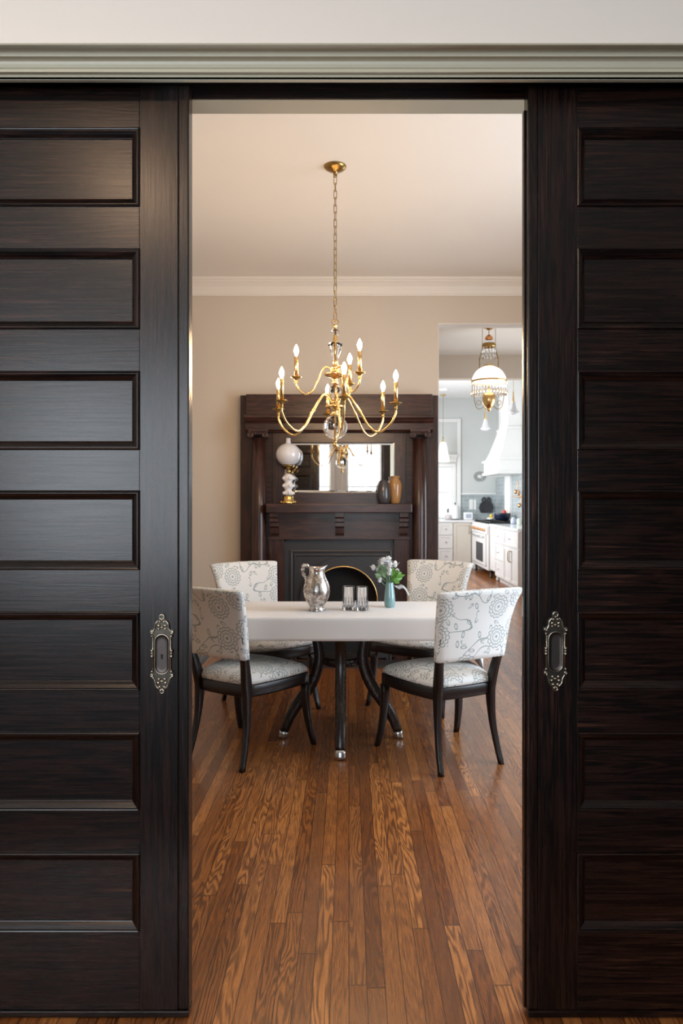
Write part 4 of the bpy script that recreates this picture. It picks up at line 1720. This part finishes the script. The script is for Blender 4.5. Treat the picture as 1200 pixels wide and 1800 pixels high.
prisms(hl, 11.6, 611, 631, 12, 0.014)
bm = mk()
P = [(8.5, 647), (8.5, 644.5), (9.5, 645), (13, 646.5), (18, 649), (22.5, 653), (26, 658), (28.5, 663), (30, 669.5)]
P = P + [(r - 0.7, y + 0.6) for r, y in P[::-1]]
lathe(bm, [(r * k, hz(y)) for r, y in P], seg=40, cap=False)
obj('shade', bm, M['shade_lit'], hl)
bm = mk()
lathe(bm, [(r * k, hz(y)) for r, y in [(29.2, 672), (31, 672), (31.2, 670.5), (31, 669), (29.2, 669), (29.2, 672)]], seg=40, cap=False)
lathe(bm, [(r * k, hz(y)) for r, y in [(7.3, 645), (9, 645), (8.4, 643), (8.4, 641.5), (7.3, 641.5), (7.3, 645)]], seg=20, cap=False)
obj('shade_band', bm, M['brass'], hl)
prisms(hl, 30.4, 672.5, 696, 34, 0.018)
bm = mk()
lathe(bm, [(r * k, hz(y)) for r, y in [(0, 683), (3, 684), (3.5, 688), (5, 690.5), (9.5, 692), (11.3, 697), (11.5, 703), (10.5, 709), (7.5, 714), (5, 717), (3, 718), (4, 720), (2.5, 722.5), (0, 723)]], seg=28)
lathe(bm, [(r * k, hz(y)) for r, y in [(0, 683), (2.6, 682), (2.8, 676), (0, 675)]], seg=16)
obj('font', bm, M['brass'], hl)
bm = mk()
for q in (-1, 1):
    tube(bm, spline([(q * 8 * k, 0, hz(714)), (q * 15 * k, 0, hz(719)), (q * 22 * k, 0, hz(716)), (q * 25 * k, 0, hz(705)), (q * 27 * k, 0, hz(690)), (q * 30.5 * k, 0, hz(672))], 5), 0.004, 6)
    tube(bm, [(q * (18 + 4 * math.cos(a)) * k, 0, hz(708 + 4 * math.sin(a))) for a in [i * PI / 5 for i in range(10)]], 0.003, 6, closed=True)
obj('harp_arm', bm, M['brass_dark'], hl)

# ================================================================ kitchen
XR = 2.43            # front of the right-hand base units
CT = 0.935           # top of the worktop


def sX(y, dep=XR): return None


def shaker(bm, axis, p, a0, a1, z0, z1, d):
    """framed front; p = carcass face, d = outward direction"""
    def b(u0, u1, e0, e1, w0, w1, bev=0.002):
        if axis == 'x':
            box(bm, u0, u1, p + d * e0, p + d * e1, w0, w1, bev=bev)
        else:
            box(bm, p + d * e0, p + d * e1, u0, u1, w0, w1, bev=bev)
    s = 0.045 if (z1 - z0) > 0.2 else 0.03
    b(a0, a1, 0, 0.012, z0, z1)
    b(a0, a0 + s, 0.012, 0.02, z0, z1)
    b(a1 - s, a1, 0.012, 0.02, z0, z1)
    b(a0 + s, a1 - s, 0.012, 0.02, z0, z0 + s)
    b(a0 + s, a1 - s, 0.012, 0.02, z1 - s, z1)


def cabinet(label, axis, p, depth, a0, a1, d, fronts, mat='kcab', name='base_cabinet', foot=True, group='white base cabinets along the kitchen walls'):
    """fronts: (kind, z0, z1, u0, u1) with u in 0..1 along the width"""
    t = thing(name, label, 'cabinet', ((a0 + a1) / 2, p, 0) if axis == 'x' else (p, (a0 + a1) / 2, 0), 0, group)
    h = (a1 - a0) / 2
    bm = mk()

    def b(u0, u1, e0, e1, w0, w1, bev=0.0):
        if axis == 'x':
            box(bm, u0, u1, d * e0, d * e1, w0, w1, bev=bev)
        else:
            box(bm, d * e0, d * e1, u0, u1, w0, w1, bev=bev)
    b(-h + 0.001, h - 0.001, -depth, 0, 0.09, CT - 0.042)
    b(-h + 0.001, h - 0.001, -depth + 0.01, -0.06, 0.0, 0.09)
    obj('carcass', bm, M[mat], t)
    for kind, z0, z1, u0, u1 in fronts:
        bm = mk()
        x0, x1 = -h + 2 * h * u0 + 0.006, -h + 2 * h * u1 - 0.006
        shaker(bm, axis, 0, x0, x1, z0 + 0.005, z1 - 0.005, d)
        f = obj(kind, bm, M[mat], t)
        bm = mk()
        xc, zc_ = (x0 + x1) / 2, (z0 + z1) / 2
        if kind == 'drawer':
            P = (xc, d * 0.045, zc_) if axis == 'x' else (d * 0.045, xc, zc_)
            sphere(bm, P, 0.013, 10, 8)
            if axis == 'x':
                box(bm, xc - 0.004, xc + 0.004, d * 0.02, d * 0.04, zc_ - 0.004, zc_ + 0.004)
            else:
                box(bm, d * 0.02, d * 0.04, xc - 0.004, xc + 0.004, zc_ - 0.004, zc_ + 0.004)
            obj('knob', bm, M['steel'], f)
        else:
            xx = x1 - 0.04 if u0 < 0.4 else x0 + 0.04
            A = [(d * 0.02, z1 - 0.22), (d * 0.05, z1 - 0.21), (d * 0.055, z1 - 0.14), (d * 0.05, z1 - 0.07), (d * 0.02, z1 - 0.06)]
            tube(bm, spline([(xx, a, b_) if axis == 'x' else (a, xx, b_) for a, b_ in A], 4), 0.006, 6)
            obj('handle', bm, M['brass_dark'], f)
    return t


DZ = [(0.10, 0.37), (0.37, 0.64), (0.64, 0.885)]
KF = 13.9
cabinet('white drawer cabinet below the kitchen window', 'x', KF, 0.59, 1.40, 2.065, -1, [('drawer', a, b, 0.56, 1.0) for a, b in DZ] + [('drawer', a, b, 0.0, 0.56) for a, b in DZ])
cabinet('plain beige fronted cabinet in the corner left of the range', 'x', KF, 0.59, 2.066, 2.44, -1, [('door', 0.10, 0.885, 0.04, 0.96)], mat='kpanel', group=None)
for lab, a0, a1, fr in (('narrow white three drawer cabinet right of the range', 10.90, 11.55, [('drawer', a, b, 0, 1) for a, b in DZ]),
                        ('white cabinet with a drawer above a tall door, beside the narrow drawer cabinet', 9.98, 10.89, [('drawer', 0.64, 0.885, 0, 1), ('door', 0.10, 0.64, 0.5, 1.0), ('door', 0.10, 0.64, 0.0, 0.5)]),):
    cabinet(lab, 'y', XR, 0.60, a0, a1, -1, fr)
# filler post with a turned foot
fp = thing('end_post', 'white turned end post between range and drawer cabinet', 'post', (XR, 11.75, 0))
bm = mk(); box(bm, -0.02, 0.55, -0.195, 0.195, 0.16, CT - 0.042, 0, 0.004); obj('body', bm, M['kcab'], fp)
bm = mk(); lathe(bm, [(0.03, 0.0), (0.036, 0.03), (0.022, 0.06), (0.042, 0.10), (0.042, 0.135), (0.03, 0.159)], (0.05, -0.12, 0), 16); obj('foot', bm, M['kcab'], fp)

# worktops
bm = mk()
box(bm, XR - 0.03, 3.048, 9.95, 11.965, CT - 0.04, CT, 0, 0.004)
tag(obj('worktop', bm, M['marble']), 'pale stone worktop right of the range', 'worktop', 'pale stone kitchen worktops')
bm = mk()
P = [(1.36, KF - 0.03), (XR - 0.02, KF - 0.03), (XR - 0.02, 13.515), (3.048, 13.515), (3.048, KB - 0.002), (1.36, KB - 0.002)]
prism(bm, P, CT - 0.04, CT, axis='z')
tag(obj('worktop', bm, M['marble']), 'pale stone worktop in the corner under the kitchen window', 'worktop', 'pale stone kitchen worktops')
bm = mk(); box(bm, XR + 0.01, 3.04, 13.53, 13.88, 0.0, CT - 0.042); tag(obj('corner_cabinet', bm, M['kcab']), 'blank white corner cabinet left of the range', 'cabinet')

# range
rg = thing('range', 'cream cooking range with oven door and brown knobs', 'range', (2.385, 12.74, 0))
bm = mk()
box(bm, 0.0, 0.62, -0.76, 0.76, 0.13, CT - 0.01, 0, 0.004)
obj('body', bm, M['kcab'], rg)
bm = mk()
for a in (-0.7, 0.7):
    for b in (0.06, 0.56):
        lathe(bm, [(0.028, 0), (0.028, 0.02), (0.02, 0.03), (0.02, 0.131)], (b, a, 0), 12)
obj('foot', bm, M['black'], rg)
for a0, a1 in ((-0.62, 0.66),):
    bm = mk()
    box(bm, -0.03, -0.001, a0, a1, 0.20, 0.74, 0, 0.006)
    dr = obj('oven_door', bm, M['kcab'], rg)
    bm = mk()
    c = (a0 + a1) / 2
    box(bm, -0.034, -0.031, -0.44, 0.21, 0.25, 0.58)
    obj('oven_window', bm, M['dark_grey'], dr)
    bm = mk()
    tube(bm, [(-0.032, a0 + 0.05, 0.70), (-0.07, a0 + 0.05, 0.70), (-0.07, a1 - 0.05, 0.70), (-0.032, a1 - 0.05, 0.70)], 0.010, 8)
    obj('handle', bm, M['steel'], dr)
bm = mk(); box(bm, -0.025, -0.001, -0.75, 0.75, 0.75, 0.885, 0, 0.008); obj('control_panel', bm, M['kcab'], rg)
for i in range(7):
    bm = mk()
    for q in range(1):
        P = [(-0.026, 0.026), (-0.05, 0.024), (-0.055, 0.02), (-0.055, 0)]
        y = -0.62 + i * 0.2
        rings = [[(x, y + r * math.cos(a), 0.82 + r * math.sin(a)) for a in [2 * PI * j / 12 for j in range(12)]] for x, r in P[:3]]
        loft(bm, rings)
    obj('knob', bm, M['copper'], rg)
bm = mk()
box(bm, 0.02, 0.60, -0.74, 0.74, CT - 0.009, CT + 0.004)
for i in range(13):
    y = -0.70 + i * 0.1165
    box(bm, 0.04, 0.58, y - 0.007, y + 0.007, CT + 0.004, CT + 0.024)
for x in (0.05, 0.3, 0.56):
    box(bm, x - 0.007, x + 0.007, -0.71, 0.71, CT + 0.024, CT + 0.034)
obj('grate', bm, M['black'], rg)
GZ = CT + 0.0345

# hood
hd = thing('range_hood', 'white tapered range hood on the kitchen wall above the range', 'hood', (3.048, 12.74, 0))
z0 = 1.80
def hr(x, y, z): return [(-x, -y, z), (0, -y, z), (0, y, z), (-x, y, z)]
bm = mk()
loft(bm, [hr(0.49, 0.70, z0), hr(0.49, 0.70, z0 + 0.045), hr(0.46, 0.67, z0 + 0.05), hr(0.46, 0.67, z0 + 0.24)], smooth=False)
obj('apron', bm, M['kwhite'], hd)
bm = mk()
R = [hr(0.46, 0.67, z0 + 0.275)]
for i in range(9):
    s = i / 8
    R.append(hr(0.45 - 0.19 * s ** 0.8, 0.66 - 0.28 * s ** 0.8, z0 + 0.28 + 0.53 * s))
loft(bm, R, smooth=False)
obj('canopy', bm, M['kwhite'], hd)
bm = mk()
box(bm, -0.50, 0, -0.71, 0.71, z0 + 0.24, z0 + 0.275, 0, 0.008)
box(bm, -0.28, 0, -0.40, 0.40, z0 + 0.81, z0 + 0.84, 0, 0.006)
obj('moulding', bm, M['kwhite'], hd)
bm = mk(); box(bm, -0.24, 0, -0.36, 0.36, z0 + 0.84, KCEIL - 0.001); obj('chimney', bm, M['kwhite'], hd)

# backsplash
bm = mk()
box(bm, 2.312, 3.05, KB - 0.012, KB - 0.0005, CT + 0.001, 1.45)
struct('backsplash', bm, M['tile'])
bm = mk()
box(bm, 3.038, 3.0495, 9.4, KB - 0.013, CT + 0.001, 1.80)
struct('backsplash_side', bm, M['tile'])
bm = mk(); box(bm, 2.312, 3.05, KB - 0.02, KB - 0.0005, 1.451, 1.48, 0, 0.003); struct('trim_9', bm, M['kwhite'])
bm = mk(); box(bm, 2.99, 3.0375, 13.02, 13.46, CT + 0.036, 1.795, 0, 0.004)
struct('trim_10', bm, M['kwhite'])  # white board standing in for a bright window reflection

# things on the worktop and wall
def at(x, y, Y): return ((x - 613) * Y / F, Y, EYE + (876 - y) * Y / F)


WY = 14.25
k = WY / F
# paper towel roll
tr = thing('paper_towel_holder', 'white paper towel roll on a black foot under the kitchen window', 'paper towels', ((799.5 - 613) * k, WY, CT + 0.001))
bm = mk(); lathe(bm, [(0.0, 0), (0.082, 0), (0.082, 0.012), (0.0, 0.012)], seg=24); lathe(bm, [(0.006, 0.012), (0.006, 0.33)], seg=8); sphere(bm, (0, 0, 0.335), 0.016, 10, 8); obj('stand', bm, M['black'], tr)
bm = mk(); lathe(bm, [(0.02, 0.014), (0.066, 0.014), (0.068, 0.02), (0.068, 0.285), (0.066, 0.29), (0.02, 0.29), (0.02, 0.014)], seg=28, cap=False); obj('roll', bm, M['paper'], tr)
# radio / toaster
ra = thing('radio', 'small white radio on the corner worktop', 'radio', ((822.5 - 613) * 14.2 / F, 14.2, CT + 0.001))
bm = mk(); box(bm, -0.088, 0.088, -0.05, 0.05, 0.0, 0.15, 0, 0.02); obj('body', bm, M['paper'], ra)
bm = mk(); box(bm, -0.055, 0.055, -0.053, -0.0505, 0.035, 0.115, 0, 0.0); obj('screen', bm, M['pale_blue'], ra)
# pot with a small plant left of the roll
pk = thing('pink_pot', 'pale pink pot with a dark green sprig beside the paper towel roll', 'plant pot', ((787 - 613) * k, WY, CT + 0.001))
bm = mk(); lathe(bm, [(0, 0), (0.055, 0), (0.068, 0.03), (0.072, 0.08), (0.062, 0.10), (0.055, 0.09), (0, 0.085)], seg=20, cap=False); obj('pot', bm, M['pink'], pk)
bm = mk()
for i in range(12):
    a = i * 2.4
    leaf(bm, (0, 0, 0.13 + 0.006 * i), (math.cos(a), math.sin(a), 0.9), 0.06, 0.016)
tube(bm, [(0, 0, 0.085), (0, 0, 0.20)], 0.004, 6)
obj('sprig', bm, plain('dark_green_leaf', (0.03, 0.07, 0.05), 0.5), pk)
# outlets
for lab, x0, x1 in (('white wall socket plate on the grey tiles, left one', 824.2, 831), ('pale wall switch plate on the grey tiles, right one', 832.3, 836.5)):
    Y = KB - 0.0135
    kk = Y / F
    bm = mk(); box(bm, (x0 - 613) * kk, (x1 - 613) * kk, Y - 0.006, Y, EYE + (876 - 895.5) * kk, EYE + (876 - 878) * kk, 0, 0.002)
    tag(obj('wall_plate', bm, M['kwhite']), lab, 'socket', 'wall plates on the kitchen tiles')
# ring ornament on the wall
Y = KB - 0.004
kk = Y / F
wr = thing('wall_wreath', 'small silver ring shaped ornament on the kitchen wall above the tiles', 'ornament', ((842.5 - 613) * kk, Y, EYE + (876 - 837.5) * kk))
bm = mk()
for i in range(11):
    a = 2 * PI * i / 11
    c = (0.095 * math.cos(a), -0.012, 0.075 * math.sin(a))
    tube(bm, [(c[0] + 0.026 * math.cos(b), c[1], c[2] + 0.026 * math.sin(b)) for b in [j * PI / 4 for j in range(8)]], 0.006, 6, closed=True)
obj('ring', bm, plain('grey_pewter', (0.42, 0.42, 0.42), 0.35, 0.8), wr)
bm = mk(); box(bm, -0.035, 0.035, -0.012, -0.001, -0.03, 0.03, 0, 0.004); obj('centre', bm, M['kwhite'], wr)
# two dark pot mitts hanging on the tiles
for lab, x, dy in (('dark grey hanging pot holder with a loop, left of the pair on the tiles', 850.0, 0.0), ('dark grey hanging pot holder with a loop, right of the pair on the tiles', 858.5, 0.03)):
    Y = KB - 0.03 - dy
    kk = Y / F
    mt = thing('pot_holder', lab, 'pot holder', ((x - 613) * kk, Y, EYE + (876 - 893) * kk), 0, 'dark pot holders hanging on the kitchen tiles')
    bm = mk()
    hexa = [(9.0, 0), (6.8, 7), (3, 11), (-3, 11), (-6.8, 7), (-9.0, 0), (-5.5, -8.5), (5.5, -8.5)]
    prism(bm, [(a * kk, b * kk) for a, b in hexa], -0.008, 0.008)
    bevel(obj('pad', bm, M['dark_grey'], mt), 0.006)
    bm = mk(); tube(bm, [(2.6 * kk * math.cos(a), 0, 14 * kk + 4.2 * kk * math.sin(a)) for a in [j * PI / 6 for j in range(12)]], 1.5 * kk, 8, closed=True); obj('loop', bm, M['dark_grey'], mt)

# on the range
def put(name, label, cat, x, Y, z, P, mat, seg=20, parts=None, group=None):
    k = Y / F
    bm = mk()
    lathe(bm, [(r * k, h * k) for r, h in P], seg=seg, cap=False)
    o = obj(name, bm, mat)
    o.location = ((x - 613) * k, Y, z)
    return tag(o, label, cat, group)


put('casserole', 'wide navy blue bowl shaped pan on the black range grate', 'pan', 882, 12.72, GZ + 0.001,
    [(0, 0), (9.5, 0), (12, 1.5), (14.3, 6), (15, 11), (15.2, 12.6), (14.4, 12.6), (13.6, 6), (10, 2.2), (0, 2)], M['navy'])
put('lemon_dish', 'small white dish holding yellow fruit on the range', 'dish', 862.5, 12.98, GZ + 0.001, [(0, 0), (3.5, 0), (6, 1.6), (7.2, 3.4), (6.8, 3.4), (5, 1.6), (0, 1.2)], M['paper'])
for i, (x, y, lab) in enumerate(((860.3, 911.5, 'yellow lemon in the white dish, lower left one'), (864.2, 911, 'yellow lemon in the white dish, lower right one'), (863.0, 906.5, 'yellow lemon on top of the other two in the white dish'))):
    bm = mk(); r = 2.7 * 12.98 / F; sphere(bm, (0, 0, 0), r, 14, 10, s=(1.0, 1, 0.9)); sphere(bm, (r * 0.0, 0, r * 0.9), r * .3, 8, 6)
    o = obj('lemon', bm, M['yellow']); o.location = at(x, y, 12.98); tag(o, lab, 'lemon', 'lemons in the dish on the range')
put('oil_bottle', 'amber orange bottle with a thin neck behind the navy pan', 'bottle', 894.5, 13.2, GZ + 0.001,
    [(0, 0), (3.2, 0), (3.5, 1.5), (3.5, 16), (2.8, 19), (1.1, 21), (0.9, 26), (1.1, 26.5), (0, 27)], M['orange'])
put('red_kettle', 'small red lidded pot behind the navy pan', 'pot', 886, 13.0, GZ + 0.001, [(0, 0), (3.5, 0), (4, 3), (4, 13.5), (3, 16), (1, 17), (0.9, 18), (0, 18.2)], M['red'])
put('jar', 'pale blue ceramic jar on the worktop right of the navy pan', 'jar', 902.2, 11.80, CT + 0.001, [(0, 0), (4.4, 0), (5.2, 3), (5.0, 8), (3.5, 10), (3.3, 12), (0, 12.5)], M['pale_blue'], group='jars on the worktop beside the range')
put('jar', 'white and green jar on the worktop at the right, by the door edge', 'jar', 912.0, 11.35, CT + 0.001, [(0, 0), (3.8, 0), (4.0, 1), (4.0, 10), (3.0, 11.5), (0, 12)], plain('pale_green_glaze', (0.62, 0.70, 0.58), 0.3), group='jars on the worktop beside the range')
# copper ladles hanging on the side wall
for i, (x, y, lab) in enumerate(((905.0, 864.5, 'copper ladle hanging on the kitchen side wall, upper one'), (911.5, 888.5, 'copper ladle hanging on the kitchen side wall, lower one'))):
    Y = 2.98 * F / (x - 613)
    kk = Y / F
    ld = thing('ladle', lab, 'ladle', (2.99, Y, EYE + (876 - y) * kk), 0, 'copper ladles hanging beside the range')
    bm = mk(); sphere(bm, (0, 0, 0), 0.042, 14, 10, s=(0.7, 1, 1)); obj('bowl', bm, M['copper'], ld)
    bm = mk(); tube(bm, spline([(0.02, 0, 0.03), (0.03, 0, 0.12), (0.035, 0, 0.20)], 4), 0.006, 6); obj('handle', bm, M['copper'], ld)
Y = 12.42
bm = mk(); box(bm, 2.93, 3.037, 11.9, 12.55, 1.395, 1.415, 0, 0.002)
tag(obj('wall_shelf', bm, plain('light_timber', (0.45, 0.27, 0.13), 0.5)), 'small wooden shelf on the tiles between the copper ladles', 'shelf')
put('spice_bottle', 'brown spice bottle standing on the small wooden shelf', 'bottle', 911.3, 12.15, 1.416, [(0, 0), (1.8, 0), (1.9, 7), (0.9, 9), (0.8, 11), (0, 11.2)], M['ochre'])

# pendants
def pendant(label, x, Y, zc, P, ytop, mat, k2=1.0):
    k = Y / F
    t = thing('pendant_light', label, 'pendant light', ((x - 613) * k, Y, zc), 0, 'milk glass pendants in the kitchen')
    def zz(y): return EYE + (876.0 - y) * k - zc
    bm = mk(); lathe(bm, [(0, 0), (0.06, 0), (0.06, -0.012), (0.02, -0.03), (0, -0.03)], seg=20); obj('canopy', bm, M['brass'], t)
    bm = mk(); tube(bm, [(0, 0, -0.025), (0, 0, zz(ytop))], 0.004, 6); obj('cord', bm, M['brass_dark'], t)
    y0 = P[0][1]
    bm = mk(); lathe(bm, [(0, zz(ytop)), (1.0 * k, zz(ytop)), (1.4 * k, zz(ytop + 3)), (1.0 * k, zz(ytop + 5)), (2.0 * k, zz(y0 - 2)), (2.6 * k, zz(y0)), (0, zz(y0))], seg=16); obj('holder', bm, M['brass'], t)
    bm = mk()
    Q = [(r * k, zz(y)) for r, y in P]
    Q2 = [(r - 0.006, z) for r, z in Q[::-1]]
    lathe(bm, Q + Q2, seg=28, cap=False); obj('shade', bm, mat, t)
    return t


pendant('lit white glass pendant on a long cord beside the kitchen window', 778.5, 14.0, KCEIL, [(4.5, 778), (6.5, 785), (8.5, 797), (10.5, 808), (11.2, 811.5)], 768, M['shade_lit_white'])
bells = [(2.6, 0), (3.2, 3), (4.6, 9), (6.2, 15), (8.5, 17.5), (9.4, 18.5), (6.5, 21), (3.5, 22.8)]
pendant('small white bell pendant hanging below the antique lamp', 852.8, 12.9, KCEIL, [(r, 737.5 + y * .85) for r, y in bells], 720, M['milk'])
pendant('small white bell pendant hanging at the right, next to the door edge', 902.0, 10.6, KCEIL, [(r * 1.1, 706.5 + y * .95) for r, y in bells], 688, M['milk'])
dl = thing('downlight', 'bright round recessed light in the kitchen ceiling', 'ceiling light', (*at(778.5, 687, 13.3)[:2], KCEIL))
bm = mk(); lathe(bm, [(0.075, -0.0005), (0.10, -0.0005), (0.10, -0.006), (0.075, -0.008), (0.075, -0.0005)], seg=28, cap=False); obj('ring', bm, M['kwhite'], dl)
bm = mk(); lathe(bm, [(0, -0.0008), (0.074, -0.0008), (0.074, -0.004), (0, -0.004)], seg=28); obj('lens', bm, M['downlight'], dl)
